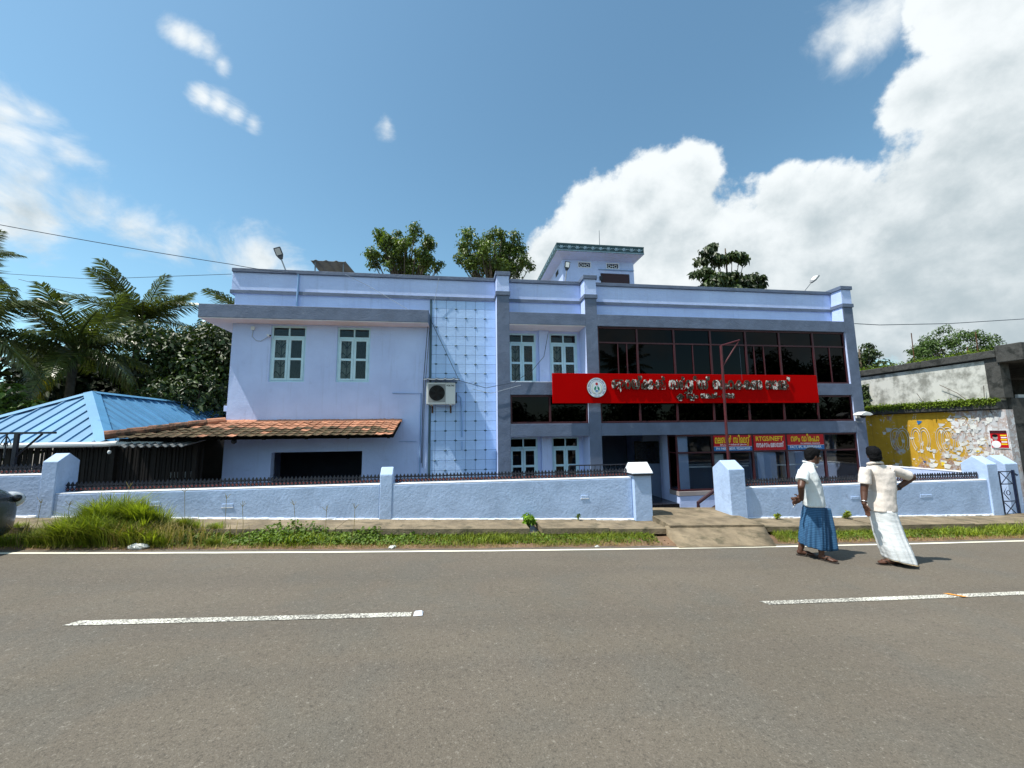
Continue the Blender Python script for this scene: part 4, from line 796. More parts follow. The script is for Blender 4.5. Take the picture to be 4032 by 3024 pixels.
cable([q(930, 690, 11.4), q(992, 822, 10.95), q(1050, 838, 11.0), q(1110, 826, 11.0), q(1150, 800, 11.05), q(1175, 770, 11.4), q(1184, 720, 11.5)], 'dark wire drooping from the tin cover to the recessed window', .008)
cable([q(925, 690, 11.42), q(915, 820, 11.44), q(910, 1000, 11.46)], 'dark wire hanging down beside the corner strip', .010); cable([q(929, 700, 11.43), q(917, 850, 11.45), q(912, 1010, 11.47)], 'second dark wire hanging close beside the corner strip', .007)
cable([q(948, 600, 11.38), q(938, 655, 11.43)], 'short pale wire over the parapet above the tiled panel', .006, 'cable_pale'); cable([q(745, 592, 11.36), q(800, 620, 11.38), q(880, 668, 11.05)], 'pale wire slung from the parapet to the sunshade', .006, 'cable_pale')
cable([q(1020, 840, 11.0), q(1060, 850, 10.98), q(1125, 832, 11.0)], 'pale loose wire end before the grey corner column', .006, 'cable_pale')
# ------------------------------------------------------------------ blue metal roofed shed
SH = thing('blue_roof_shed', 'open timber shed with bright blue ribbed metal hip roof', 'shed', (-9.9, 13, FZ))
C0, C1, A0, A1 = Vector((-11.95, 10.4, 1.62)), Vector((-7.95, 10.4, 1.62)), Vector((-9.95, 12.4, 2.95)), Vector((-9.95, 18, 2.95)); C2, C3 = Vector((-7.95, 20, 1.62)), Vector((-11.95, 20, 1.62))
def slopepan(a, b, c, d, nrm, rib=True):      # eave a->b, top d<-c
    m = MB(); th = nrm*.012; m.add([a, b, c, d, a-th, b-th, c-th, d-th], [(0, 1, 2, 3), (7, 6, 5, 4), (0, 4, 5, 1), (1, 5, 6, 2), (3, 2, 6, 7), (0, 3, 7, 4)]); o = m.build('roof_sheet', 'roof_blue', SH)
    e = (b-a).normalized(); r = MB(); w, h = .028, .032
    if (d-a).length > .15: r.add([a+e*.0, a+e*w*2, d+e*w*2, d, a+e*w*.5+nrm*h, a+e*w*1.5+nrm*h, d+e*w*1.5+nrm*h, d+e*w*.5+nrm*h], [(4, 5, 6, 7), (0, 4, 7, 3), (1, 2, 6, 5), (0, 1, 5, 4), (3, 7, 6, 2)]); r.build('rib', 'roof_blue', o)
nf = (C1-C0).cross(A0-C0).normalized(); k = 14
for i in range(k):
    xa, xb = C0.x+4*i/k, C0.x+4*(i+1)/k; top = lambda x: (1-abs(x+9.95)/2)
    ta, tb = top(xa), top(xb); f = lambda x, t: Vector((x, 10.4+2*t, 1.62+1.33*t)); slopepan(f(xa, 0), f(xb-.004, 0), f(xb-.004, tb), f(xa, ta), nf)
nr = (C2-C1).cross(A0-C1).normalized(); nr = nr if nr.z > 0 else -nr; k = 30
for i in range(k):
    ya, yb = 10.4+9.6*i/k, 10.4+9.6*(i+1)/k; top = lambda y: min(1, max(0, (y-10.4)/2)); f = lambda y, t: Vector((-7.95-2*t, y, 1.62+1.33*t)); slopepan(f(ya, 0), f(yb-.004, 0), f(yb-.004, top(yb)), f(ya, top(ya)), nr)
MB().add([C0, C3, A1, A0], [(0, 3, 2, 1)]).build('roof_sheet', 'roof_blue', SH)
def capstrip(a, b, w, name):
    d = (b-a).normalized(); s = d.cross(Vector((0, 0, 1))).normalized(); u = Vector((0, 0, 1)); MB().add([a-s*w-u*.012, a+u*.055, a+s*w-u*.012, b-s*w-u*.012, b+u*.055, b+s*w-u*.012], [(0, 3, 4, 1), (1, 4, 5, 2)]).build(name, 'roof_blue', SH)
capstrip(C1, A0, .17, 'hip_cap'); capstrip(C0, A0, .14, 'hip_cap'); capstrip(A0, A1, .15, 'ridge_cap')
MB().tube([(-12.4, 10.32, 1.57), (-7.9, 10.32, 1.575), (-7.55, 10.30, 1.60), (-6.7, 10.28, 1.56)], .058, 10).build('gutter', 'pvc', SH)
for i in range(3): MB().tube([(-11.5+i*1.7, 10.32, 1.64), (-11.5+i*1.7, 10.25, 1.50), (-11.5+i*1.7, 10.36, 1.50)], .008, 4).build('gutter_strap', 'iron', SH)
sl_ = MB().box(-.5, .5, -.01, .01, 0, 1).mesh('slat'); sl_.materials.append(M['timber_dark']); x = -12.3
while x < -6.10:
    w = rnd.uniform(.035, .055); inst(sl_, 'slat', SH, (x+w/2, 10.75+rnd.uniform(-.01, .01), FZ), (0, rnd.uniform(-.012, .012), 0), (w, 1, 2.06)); x += w+(rnd.uniform(.012, .03) if rnd.random() < .45 else .004)
for x in (-12.2, -10.1, -8.0, -6.25): MB().box(x, x+.09, 10.62, 10.71, FZ, 1.56).build('post', 'timber_dark', SH)
for z in (0, .7, 1.4): MB().box(-12.3, -6.1, 10.765, 10.80, z, z+.05).build('rail', 'timber_dark', SH)
MB().box(-12.3, -6.06, 14.8, 14.9, FZ, 1.62).build('rear_wall', 'timber_dark', SH); MB().box(-9.0, -8.3, 14.2, 14.3, .15, .62).build('bright_slit_panel', 'pale_far', SH)  # rear wall darkened for interior shade; pale panel added to show bright slits
bl = thing('light_bulb', 'clear bulb hanging under the shed gutter', 'bulb', (-7.75, 10.25, 1.45)); MB().ell((-7.72, 10.22, 1.40), .035, .035, .045).build('globe', 'lamp_glass', bl); MB().tube([(-7.72, 10.22, 1.44), (-7.72, 10.22, 1.52)], .016).build('holder', 'iron', bl)
# ------------------------------------------------------------------ ruined neighbour
NB = thing('ruined_building', 'old roofless looking concrete building with yellow poster-torn lower wall', 'building', (15, 9.12, FZ))
NX = 15.0; y0, y1 = 9.12, 19.
MB().box(NX, NX+.25, y0, y1, FZ, 2.20).build('lower_wall', 'wall_yellow', NB); MB().box(NX+.02, NX+.25, y0+.1, y1, 2.46, 3.62).build('upper_wall', 'wall_raw', NB)
MB().box(NX-.13, NX+.25, y0+.08, y1, 2.22, 2.44).build('ledge', 'concrete_dark', NB, bevel=.02); MB().box(NX-.07, 24, y0+.0, y1, 3.66, 3.87).build('roof_slab', 'concrete_dark', NB, bevel=.02); MB().box(NX-.05, 24, y0-.55, y0-.0, 3.50, 3.98).build('fascia', 'concrete_dark', NB, bevel=.02)
MB().box(NX+.26, 24, y0, y0+.3, 1.80, 2.52).build('front_wall', 'concrete_dark', NB, bevel=.01); MB().box(NX+.26, 24, y0+.01, y0+.3, FZ-.3, 1.80).build('front_wall', 'concrete_dark', NB)
for x in (NX+.0, 16.6, 18.2): MB().box(x, x+.30, y0-.03, y0+.29, 2.53, 3.66).build('front_column', 'concrete_dark', NB)
MB().box(NX+.26, 24, 13, 13.2, FZ, 3.6).build('inner_wall', 'concrete_dark', NB); MB().box(15.6, 24, y0+.05, y0+.12, 2.53, 2.62).build('sill', 'pale_far', NB)
# ghost of painted letters and torn paper on the yellow wall
mat('ghost_white', (.55, .55, .52), .8, .15, 9)
text(['ത', 'ന'], 'ghost_white', NB, 12.2, 11.0, 1.0, .66, NX-.008, 0, 0, 'painted_letters', .010, 'yz'); text(['ത', 'ർ'], 'ghost_white', NB, 10.85, 9.95, 1.0, .66, NX-.008, 0, 0, 'painted_letters', .010, 'yz')
for mt, cnt in (('litter', 60), ('pale_far', 50), ('shop_blue', 4), ('yellow', 4)):
    m = MB()
    for i in range(cnt):
        y = y0+.15+abs(rnd.gauss(0, 1.1)); z = rnd.uniform(.45, 2.08); w, h = rnd.uniform(.04, .22), rnd.uniform(.03, .14); c = rnd.uniform(.005, .035)
        m.add([(NX-.006, y, z), (NX-.006-c*.3, y+w*.5, z+rnd.uniform(-.01, .03)), (NX-.006-c, y+w, z+h*.2), (NX-.006-c*rnd.random(), y+w*.9, z-h), (NX-.007, y+w*.35, z-h*rnd.uniform(.6, 1.2))], [(0, 1, 2, 3, 4)])
    o = m.build('paper_scraps', mt, NB); o['kind'] = 'stuff'
PO = thing('poster', 'red and yellow printed poster with a portrait on the torn yellow wall', 'poster', (NX-.02, 9.33, 1.38)); px_ = NX-.02
def pq(a0, a1, c0, c1, dx, mt, name): return MB().quad((px_-dx, a0, c0), (px_-dx, a1, c0), (px_-dx, a1, c1), (px_-dx, a0, c1)).build(name, mt, PO)
pq(9.14, 9.53, 1.13, 1.64, 0, 'white_print', 'sheet'); pq(9.155, 9.515, 1.145, 1.625, .003, 'shop_red', 'print'); pq(9.155, 9.515, 1.54, 1.625, .005, 'maroon', 'banner')
for i in range(5): pq(9.17, 9.30-.01*(i % 2), 1.47-i*.06, 1.505-i*.06, .006, 'yellow' if i % 2 == 0 else 'white_print', 'text_line')
MB().ell((px_-.005, 9.41, 1.43), .003, .055, .075).build('portrait_face', 'skirting', PO); MB().ell((px_-.007, 9.41, 1.48), .003, .062, .045).build('portrait_hair', 'hair', PO); MB().ell((px_-.004, 9.41, 1.24), .003, .10, .10).build('portrait_shirt', 'white_print', PO)
p2 = thing('torn_poster', 'small dark torn poster at the corner of the ruined front wall', 'poster', (15.5, y0-.02, 1.1)); MB().box(15.42, 15.72, y0-.006, y0-.001, .80, 1.25).build('sheet', 'maroon', p2)
for i in range(4): MB().box(15.45, 15.69, y0-.010, y0-.007, .86+i*.09, .91+i*.09).build('text_line', 'skirting', p2)
for i, (x, z) in enumerate(((15.9, 1.3), (15.6, 1.45))): MB().box(x, x+.25, y0-.006, y0-.001, z, z+.2).build('paper_scrap', 'concrete_old', NB)
for x, y, h in ((15.6, 11.6, 5.0), (16.4, 10.4, 4.75), (16.3, 10.6, 4.3), (18.6, 9.6, 4.8), (18.75, 9.6, 4.8)): MB().tube([(x, y, 3.87), (x+.03, y, h)], .014, 5).build('starter_bar', 'rust', NB)
for pts in ([(9.9, 2.5), (10.1, 2.75), (10.5, 3.05)], [(11.0, 2.45), (11.1, 2.7), (11.15, 2.85)], [(9.4, 2.1), (9.5, 2.45), (9.45, 2.9)], [(12.0, 2.5), (11.9, 2.56), (11.4, 2.52)]): MB().tube([(NX-.02-.03*i, p[0], p[1]) for i, p in enumerate(pts)], .008, 4).build('creeper_stem', 'bark', NB)
# ------------------------------------------------------------------ vegetation
def npmesh(name, V, F, mt, smooth=False):
    me = bpy.data.meshes.new(name); nv, nf, k = len(V), len(F), F.shape[1]
    me.vertices.add(nv); me.vertices.foreach_set('co', V.astype(np.float32).ravel()); me.loops.add(nf*k); me.loops.foreach_set('vertex_index', F.astype(np.int32).ravel())
    me.polygons.add(nf); me.polygons.foreach_set('loop_start', np.arange(0, nf*k, k, dtype=np.int32)); me.polygons.foreach_set('loop_total', np.full(nf, k, dtype=np.int32))
    me.update(calc_edges=True); me.validate(); me.materials.append(M[mt]); return me
def link(name, me, parent=None, off=None):
    o = bpy.data.objects.new(name, me); COL.objects.link(o)
    if parent: o.parent = parent; OFF[o] = OFF[parent]
    return o
def unit(v): return v/np.maximum(1e-9, np.linalg.norm(v, axis=1, keepdims=True))
def leaves(pos, nrm, dirn, L, W, fold=.25):      # folded rhombus leaves: 4 verts, 2 tris each
    n = len(pos); side = unit(np.cross(nrm, dirn)); L, W = L.reshape(-1, 1), W.reshape(-1, 1); d = unit(dirn)
    mid = pos+d*L*.45; V = np.stack([pos, mid+side*W*.5+nrm*W*fold, pos+d*L-nrm*L*.18, mid-side*W*.5+nrm*W*fold], 1).reshape(-1, 3)
    i = np.arange(n)*4; F = np.concatenate([np.stack([i, i+1, i+2], 1), np.stack([i, i+2, i+3], 1)]); return V, F
def crown(clusters, n, size, flat=.8, droop=.5, shell=.55):
    C = np.array([c[:3] for c in clusters]); Rr = np.array([c[3] for c in clusters]); w = Rr**2; idx = NR.choice(len(C), n, p=w/w.sum())
    u = unit(NR.normal(size=(n, 3))); r = (shell+(1-shell)*NR.random(n)**.6)*(1+.18*NR.normal(size=n)); pos = C[idx]+u*(Rr[idx]*r)[:, None]*np.array([1, 1, flat])
    nrm = unit(u*.8+np.array([0, 0, .9])+NR.normal(size=(n, 3))*.55); dirn = unit(np.cross(nrm, NR.normal(size=(n, 3))))+np.array([0, 0, -droop]); L = size*(.6+.8*NR.random(n)); return leaves(pos, nrm, dirn, L, L*(.42+.2*NR.random(n)))
def tree(name, label, base, top, clusters, n, size, mt='leaf_dark', group=None, tr=.16, flat=.8, droop=.5, shell=.55, cat='tree'):
    t = thing(name, label, cat, base, group); b = Vector(base); m = MB(); tp = b+Vector(top)
    path = [b, b.lerp(tp, .35)+Vector((rnd.uniform(-.2, .2), rnd.uniform(-.2, .2), 0)), b.lerp(tp, .7), tp]; m.tube(path, [tr, tr*.8, tr*.5, tr*.2], 8)
    for c in clusters:
        e = b+Vector(c[:3]); u = min(.92, max(.3, (e.z-b.z)/max(.1, tp.z-b.z)*.72)); s = b.lerp(tp, u); m.tube([s, s.lerp(e, .5)+Vector((0, 0, -.08)), e], [tr*.35, tr*.22, tr*.08], 6)
    m.build('trunk', 'bark', t, smooth=True); V, F = crown(clusters, n, size, flat, droop, shell); link('crown', npmesh('crown', V, F, mt), t); return t
def blob(cx, cz, R, n, seed, ry=1., rz=1., rmin=.28, rmax=.5):
    q = random.Random(seed); out = []
    for i in range(n):
        a, e = q.uniform(0, 2*math.pi), math.asin(q.uniform(-.55, 1)); r = R*q.uniform(.35, 1); out.append((cx+r*math.cos(a)*math.cos(e), r*math.sin(a)*math.cos(e)*ry, cz+r*math.sin(e)*rz, R*q.uniform(rmin, rmax)))
    return out
def lumps(R, n, seed, cz, rz=.85):
    q = random.Random(seed); out = []
    while len(out) < n:
        a, b, c = q.uniform(-1, 1), q.uniform(-1, 1), q.uniform(-.75, 1); d = math.sqrt(a*a+b*b+c*c)
        if .25 < d < 1+.12*math.sin(5*math.atan2(c, a)+seed): out.append((a*R, b*R*.8, cz+c*R*rz, R*q.uniform(.13, .24)))
    return out
tree('leafy_tree', 'rounded leafy tree top rising behind the parapet near the tiled panel', (-2.7, 20, FZ), (.1, 0, 12), lumps(1.75, 62, 3, 11.25, .72)+[(1.6, .2, 10.75, .3), (1.85, 0, 10.95, .22), (-1.75, 0, 11.25, .26)], 9500, .145, 'leaf_mid', 'leafy treetops behind the bank roof', flat=.85, shell=.2)
tree('leafy_tree', 'wide leafy tree top behind the parapet beside the grey corner column', (1.9, 20, FZ), (0, 0, 12.2), lumps(2.0, 66, 8, 11.35, .66)+[(1.9, 0, 11.0, .3), (-1.9, 0, 11.3, .3), (-1.5, 0, 12.1, .28), (.4, 0, 12.7, .25)], 10500, .145, 'leaf_mid', 'leafy treetops behind the bank roof', flat=.85, shell=.2)
tree('teak_tree', 'sparse dark tree with drooping tiers of big leaves behind the long parapet', (15.1, 20, FZ), (.1, 0, 12.6), [(-1.0, 0, 12.4, .42), (-.7, 0, 12.75, .3), (-1.35, .2, 11.9, .38), (-.4, 0, 12.0, .5), (.5, 0, 12.2, .4), (1.0, 0, 12.25, .32), (1.25, 0, 12.0, .22), (-1.3, 0, 11.2, .42), (-1.9, 0, 11.05, .26), (-.7, 0, 10.8, .6), (.1, .2, 10.6, .7), (.9, 0, 10.7, .62), (1.6, 0, 10.95, .4), (2.2, 0, 10.95, .26), (2.1, 0, 10.55, .3), (-1.1, 0, 10.3, .55), (1.4, 0, 10.2, .55), (.3, 0, 11.0, .45), (0, 0, 9.9, .9)], 4200, .30, 'leaf_dark', 'leafy treetops behind the bank roof', flat=.55, droop=1.0, shell=.4)
tree('small_tree', 'dark bushy tree just right of the grey corner column', (20.9, 18, FZ), (0, 0, 6.4), blob(0, 5.6, 1.0, 20, 21, rmin=.26, rmax=.4)+[(.5, 0, 6.5, .3), (.9, 0, 6.1, .25), (-.4, 0, 4.8, .8), (.5, 0, 4.7, .7)], 3600, .18, 'leaf_dark')
tree('dense_tree', 'dense dark evergreen between the palms and the bank corner', (-10.4, 17.5, FZ), (.2, 0, 6.4), blob(.1, 4.6, 2.2, 46, 5, rz=1.15, rmin=.26, rmax=.42)+[(1.6, -.5, 6.3, .8), (1.0, -.6, 3.0, 1.1), (-.6, -.4, 2.6, 1.2), (2.2, 0, 5.2, .8), (2.4, -.4, 3.6, .9), (-1.8, 0, 3.4, 1.)], 17000, .19, 'leaf_dark', 'dark trees behind the blue roof', tr=.2)
tree('dense_tree', 'dense evergreen with gloom put into its leaf colour behind the leaning palms', (-17.5, 21, FZ), (0, 0, 6), blob(0, 4.2, 2.8, 40, 6, rz=.8, rmin=.3, rmax=.45)+[(2.5, 0, 3, 1.4), (-2.5, 0, 3.2, 1.4)], 6500, .36, 'leaf_painted_shade', 'dark trees behind the blue roof', tr=.2)
tree('dense_tree', 'dense evergreen with leaves coloured as shaded, filling the gap under the tall palm', (-14.0, 22, FZ), (0, 0, 5.5), blob(0, 3.8, 2.6, 36, 16, rz=.9, rmin=.3, rmax=.45)+[(2.3, 0, 3, 1.3), (-2., 0, 2.2, 1.5)], 6000, .36, 'leaf_painted_shade', 'dark trees behind the blue roof', tr=.2)
tree('leafy_shrub', 'sunlit shrub poking above the far end of the blue roof', (-13.7, 14.2, FZ), (0, 0, 3.2), blob(0, 3.1, 1.0, 22, 9, rz=.7, rmin=.25, rmax=.4)+[(.8, 0, 2.6, .5), (-.9, 0, 2.9, .5), (.2, 0, 2.3, .8)], 2600, .20, 'leaf_mid', None, tr=.07, cat='shrub')
def frond_mesh(name, mt, droopy, nl=60, seed=1):
    q = random.Random(seed); rach = []; N = 16
    for i in range(N+1): u = i/N; rach.append(Vector((u-.10*droopy*u**3, .03*math.sin(u*3+seed), .12*u-droopy*u*u*.55)))
    def pt(u): k = min(N-1, int(u*N)); return rach[k].lerp(rach[k+1], u*N-k), (rach[k+1]-rach[k]).normalized()
    m = MB(); m.tube(rach, [.016*(1-.85*i/N)+.002 for i in range(N+1)], 4)
    for i in range(nl):
        u = .14+.85*i/(nl-1)
        for s in (-1, 1):
            p, d = pt(min(.999, u+q.uniform(-.008, .008))); L = .32*(math.sin(math.pi*min(1, .22+.78*u))**.7*.75+.25)*q.uniform(.82, 1.12); w = .0135
            side = Vector((0, s, 0)); o = (side*q.uniform(.75, 1)+d*(.35+.6*u)+Vector((0, 0, q.uniform(-.1, .28)))).normalized(); a = p+o*L*.5; dn = (o+Vector((0, 0, -.9-.9*q.random()-.6*droopy*q.uniform(.4, 1.3)))).normalized(); b = a+dn*L*.55
            k = d*w*.5; m.add([p-k, p+k, a+k*1.3, a-k*1.3, b], [(0, 1, 2, 3), (3, 2, 4)])
    me = m.mesh(name); me.materials.append(M[mt]); return me
FR = [frond_mesh('frond', 'palm', d, seed=i+1) for i, d in enumerate((.35, .8, 1.2, .6))]; FY = [frond_mesh('frond', 'palm_yellow', d, seed=i+7) for i, d in enumerate((.8, 1.3))]
def palm(label, base, h, L, seed, n=20, group='coconut palms beyond the shed', yellow=2, lean=(0, 0), up=74):
    q = random.Random(seed); t = thing('coconut_palm', label, 'palm tree', base, group); b = Vector(base); tp = b+Vector((lean[0], lean[1], h)); m = MB()
    m.tube([b.lerp(tp, i/8)+Vector((lean[0]*.15*math.sin(i/8*3), 0, 0)) for i in range(9)], [.17-.06*i/8+(.015 if i % 2 else 0) for i in range(9)], 9); m.build('trunk', 'bark', t, smooth=True); top = Vector(m.v[-5])*0+tp
    for i in range(n):
        az = i*2.39996+q.uniform(-.3, .3); lv = i/n; pitch = math.radians(up-lv*(up+24)+q.uniform(-16, 16)); me = FR[(0, 3)[i % 2] if lv < .35 else ((1, 3)[i % 2] if lv < .7 else 2)]
        if i >= n-yellow: me = FY[i % 2]; pitch = math.radians(-30-q.uniform(0, 20))
        s = L*q.uniform(.85, 1.1)*(.7 if i >= n-yellow else 1); o = inst(me, 'frond', t, top+Vector((0, 0, .1)), (q.uniform(-.3, .3), -pitch, az), s)
    for i in range(5): a = i*1.3; MB().ell(top+Vector((.2*math.cos(a), .2*math.sin(a), -.15)), .11, .11, .14, 8, 6).build('coconut', 'weed', t)
    return t
def pv_(x, y, Y): return av(x, y, Y=Y)
p = pv_(300, 705, 21); palm('tall coconut palm with upright crown against the sky', (p.x, 21, FZ), p.z-FZ, 2.9, 3, 24, yellow=1, up=68)
p = pv_(160, 768, 16.5); palm('full drooping coconut palm just behind the blue hip roof', (p.x, 16.5, FZ), p.z-FZ, 2.8, 12, 26, yellow=1, up=54)
p = pv_(-100, 725, 14.5); palm('coconut palm mostly beyond the edge with fronds hanging in', (p.x, 14.5, FZ), p.z-FZ, 2.9, 5, 18, yellow=0)
p = pv_(-95, 575, 24); palm('distant taller coconut palm with one frond tip showing', (p.x, 24, FZ), p.z-FZ, 2.6, 15, 18, yellow=0)
p = pv_(545, 690, 19); palm('coconut palm half hidden by the bank corner with a yellow frond', (p.x, 19.6, FZ), p.z-FZ-.3, 2.7, 8, 16, yellow=3)
# across the road, mirrored in the bank's glazing
p = palm('coconut palm across the road, mirrored in the dark upper glazing', (14.5, -11, -.3), 7.4, 3.0, 31, 18, 'trees mirrored in the glazing', 0)
_src = None
for i, (x, y, h) in enumerate(((-7, -16, 5.2), (-1, -17, 4.4), (5, -16, 5.0), (11, -17, 4.6), (17, -16.5, 5.4), (24, -17, 5.0), (30, -16, 5.8), (37, -17, 5.5), (44, -16, 6))):
    if _src is None: _src = tree('hedge_tree', 'low bushy tree in the row across the road, mirrored in the glazing', (x, y, -.6), (0, 0, 4.6), blob(0, 2.6, 2.9, 44, 77, rz=.85, rmin=.3, rmax=.5), 5200, .42, 'leaf_dark', 'row of low trees mirrored in the glazing', tr=.15)
    else:
        r = _src.copy(); COL.objects.link(r); r.location = (x, y, -.6); r.rotation_euler.z = i*1.3; r.scale = (1.15, 1.15, h/5.2)
        for ch in list(_src.children): c = ch.copy(); COL.objects.link(c); c.parent = r
for i, (x, h, lab) in enumerate(((29, 8.6, 'round tree across the road, mirrored in the upper panes near the corner column'), (35, 8.0, 'wide tree across the road, mirrored in the last upper panes'), (21.5, 4.6, 'low tree across the road, mirrored along the foot of the upper panes'))): tree('roadside_tree', lab, (x, -11.5, -.4), (0, 0, h), blob(0, h-1.2, 2.4, 24, 40+i, rmin=.25, rmax=.42), 2600, .34, 'leaf_dark', 'trees mirrored in the glazing')
# shrubs and creepers on the ruin
for i, (x, y, z, R, lab, mt) in enumerate(((17.9, 12.4, 4.6, .95, 'pale feathery shrub growing on the ruined roof slab', 'leaf_far'), (19.6, 12.6, 4.7, .95, 'second feathery shrub growing on the ruined roof slab', 'leaf_far'), (16.4, 11.9, 4.1, .42, 'low bright bush at the edge of the ruined roof slab', 'leaf_far'), (21.3, 12.2, 4.35, .6, 'low bush beyond the starter bars on the ruin', 'leaf_far'))):
    tree('roof_shrub', lab, (x, y, 3.87), (0, 0, z-3.87+R*.5), blob(0, z-3.87, R, 26, 60+i, rmin=.14, rmax=.30)+([(-R*.9, 0, .2, R*.4), (R*.9, 0, .2, R*.4)]), 4200 if R > .5 else 1500, .075, mt, 'shrubs on the ruined roof', tr=.03, cat='shrub')
def carpet(name, mt, n, gen, size, label, cat='plant', droop=.2, kind='stuff'):
    pos = np.array([gen() for _ in range(n)]); nrm = unit(NR.normal(size=(n, 3))*.5+np.array([0, -.2, 1])); dirn = unit(np.cross(nrm, NR.normal(size=(n, 3))))+np.array([0, 0, -droop]); L = size*(.5+.9*NR.random(n)); V, F = leaves(pos, nrm, dirn, L, L*.7)
    o = link(name, npmesh(name, V, F, mt)); tag(o, label, cat, None, kind); return o
carpet('ledge_creeper', 'moss', 5200, lambda: (NX-.15+rnd.random()*.14, rnd.uniform(9.2, 15), 2.45+abs(rnd.gauss(0, .045))), .055, 'bright green moss and creeper along the ruin ledge')
carpet('ledge_creeper', 'moss', 2200, lambda: (NX-.145+rnd.gauss(0, .02), rnd.uniform(9.2, 15), 2.44-abs(rnd.gauss(0, .05))), .05, 'moss hanging over the lip of the ruin ledge')
carpet('roof_growth', 'moss', 2600, lambda: (NX-.07+rnd.random()*.9, rnd.uniform(9.3, 15), 3.875+abs(rnd.gauss(0, .05))), .05, 'low yellow green growth on the ruin roof edge')
carpet('wall_creeper', 'leaf_dark', 260, lambda: (NX-.02-rnd.random()*.06, 12.75+abs(rnd.gauss(0, .18)), 2.6+rnd.random()*.75), .11, 'dark creeper on the grey ruin wall beside the column', droop=.8)
# verge grass
def blades(gen, n, name, mt, label, w=.006, kind='stuff'):
    A = np.array([gen() for _ in range(n)]); pos = A[:, :3]; h = A[:, 3]; az = A[:, 4] if A.shape[1] > 4 else NR.random(n)*2*math.pi; lean = (.15+1.0*NR.random(n)**1.3)*h; d = np.stack([np.cos(az), np.sin(az), np.zeros(n)], 1); s = np.stack([-np.sin(az), np.cos(az), np.zeros(n)], 1)*(w*(.6+.8*NR.random(n)))[:, None]*(.6+h[:, None]*2)
    m1 = pos+d*lean[:, None]*.28+np.array([0, 0, 1])*(h*.55)[:, None]; tip = pos+d*lean[:, None]+np.array([0, 0, 1])*(h*(1-.25*NR.random(n)))[:, None]
    V = np.stack([pos-s, pos+s, m1+s*.8, m1-s*.8, tip], 1).reshape(-1, 3); i = np.arange(n)*5; F = np.concatenate([np.stack([i, i+1, i+2], 1), np.stack([i, i+2, i+3], 1), np.stack([i+3, i+2, i+4], 1)])
    o = link(name, npmesh(name, V, F, mt)); return tag(o, label, 'grass', None, kind)
def inramp(x, y): return 3.30+.1*(y-6.2) < x < 5.32+.55*(y-6.2)
dens = lambda x: .5+.5*math.sin(x*1.7+.6)*math.sin(x*.63+2)
def g_short():
    while True:
        x = rnd.uniform(-9, 15); y = 6.38+.55*rnd.random()**.75
        if inramp(x, y): continue
        if (2.3 < x < 3.7 or .6 < x < 1.2 or 6.5 < x < 11) and y < 6.58+.06*math.sin(x*9): continue
        if x < -3.0 and rnd.random() < .5: continue
        yy = (y-6.38)/.55; return x, y, g(x)+.01, (.035+.075*yy)*(.6+.8*rnd.random())*(.7+.6*dens(x))
blades(g_short, 34000, 'short_grass', 'grass_green', 'short green grass along the verge between road and pavement', .0045)
def g_dry():
    while True:
        x = rnd.uniform(-9, 15); y = 6.36+.3*rnd.random()**1.3
        if not inramp(x, y): return x, y, g(x)+.01, .03+.05*rnd.random()
blades(g_dry, 7000, 'dry_grass', 'grass_dry', 'thin straw coloured grass at the road edge', .004)
TUS = []
while len(TUS) < 75:
    x = rnd.gauss(-4.9, .75); y = rnd.uniform(6.46, 7.02)
    if -7.6 < x < -3.4: TUS.append((x, y, (.13+.36*math.exp(-((x+5.0)/.62)**2))*rnd.uniform(.55, 1.15), rnd.uniform(0, 6.28)))
def g_tall():
    c = rnd.choice(TUS); a = rnd.uniform(0, 6.28); r = abs(rnd.gauss(0, .07)); x = c[0]+r*math.cos(a); y = min(7.2, max(6.42, c[1]+r*math.sin(a)))
    return x, y, g(x)+(.02 if y < 6.86 else .165), c[2]*(.35+.75*rnd.random()), a*.6+c[3]*.4
blades(g_tall, 19000, 'tall_grass', 'grass_tall', 'tall overgrown yellow green grass clump before the big end pillar', .0046)
def g_tall2():
    c = rnd.choice(((6.45, .12, .12), (9.5, .25, .15), (10.6, .35, .18), (11.8, .4, .22), (13, .5, .22), (-2.3, .3, .16), (.7, .2, .12))); x = rnd.gauss(c[0], c[1]); y = rnd.uniform(6.5, 6.9); return x, y, g(x)+.01, c[2]*(.5+.7*rnd.random())
blades(g_tall2, 5200, 'tall_grass', 'grass_tall', 'scattered knee high grass tufts along the verge', .0055)
def g_straw(): x = rnd.gauss(-4.8, .6); return x, rnd.uniform(6.45, 6.8), g(x)+.02, rnd.uniform(.1, .38)
blades(g_straw, 1500, 'dry_grass', 'grass_dry', 'dead straw stalks at the foot of the overgrown clump', .004)
def g_weed():
    while True:
        x = rnd.choice((rnd.uniform(-4.2, -.6), rnd.uniform(-3.2, 3.4), rnd.uniform(5.8, 12))); y = rnd.uniform(6.5, 6.93)
        if inramp(x, y): continue
        h = .05*dens(x*1.3+1)+.04+(.20*dens(x*2) if -4.2 < x < -1.2 else 0); return x, y, g(x)+.02+rnd.random()**.7*h*(y-6.35)/.5
carpet('ground_weeds', 'weed', 8500, g_weed, .05, 'broad leaved green weeds crowding the pavement edge')
def g_edge(): x = rnd.uniform(-12, 16); return x, 6.40+rnd.random()*.2, g(x)+.022
carpet('fallen_leaves', 'dead_leaf', 260, g_edge, .035, 'small fallen brown leaves along the road edge', 'leaves')
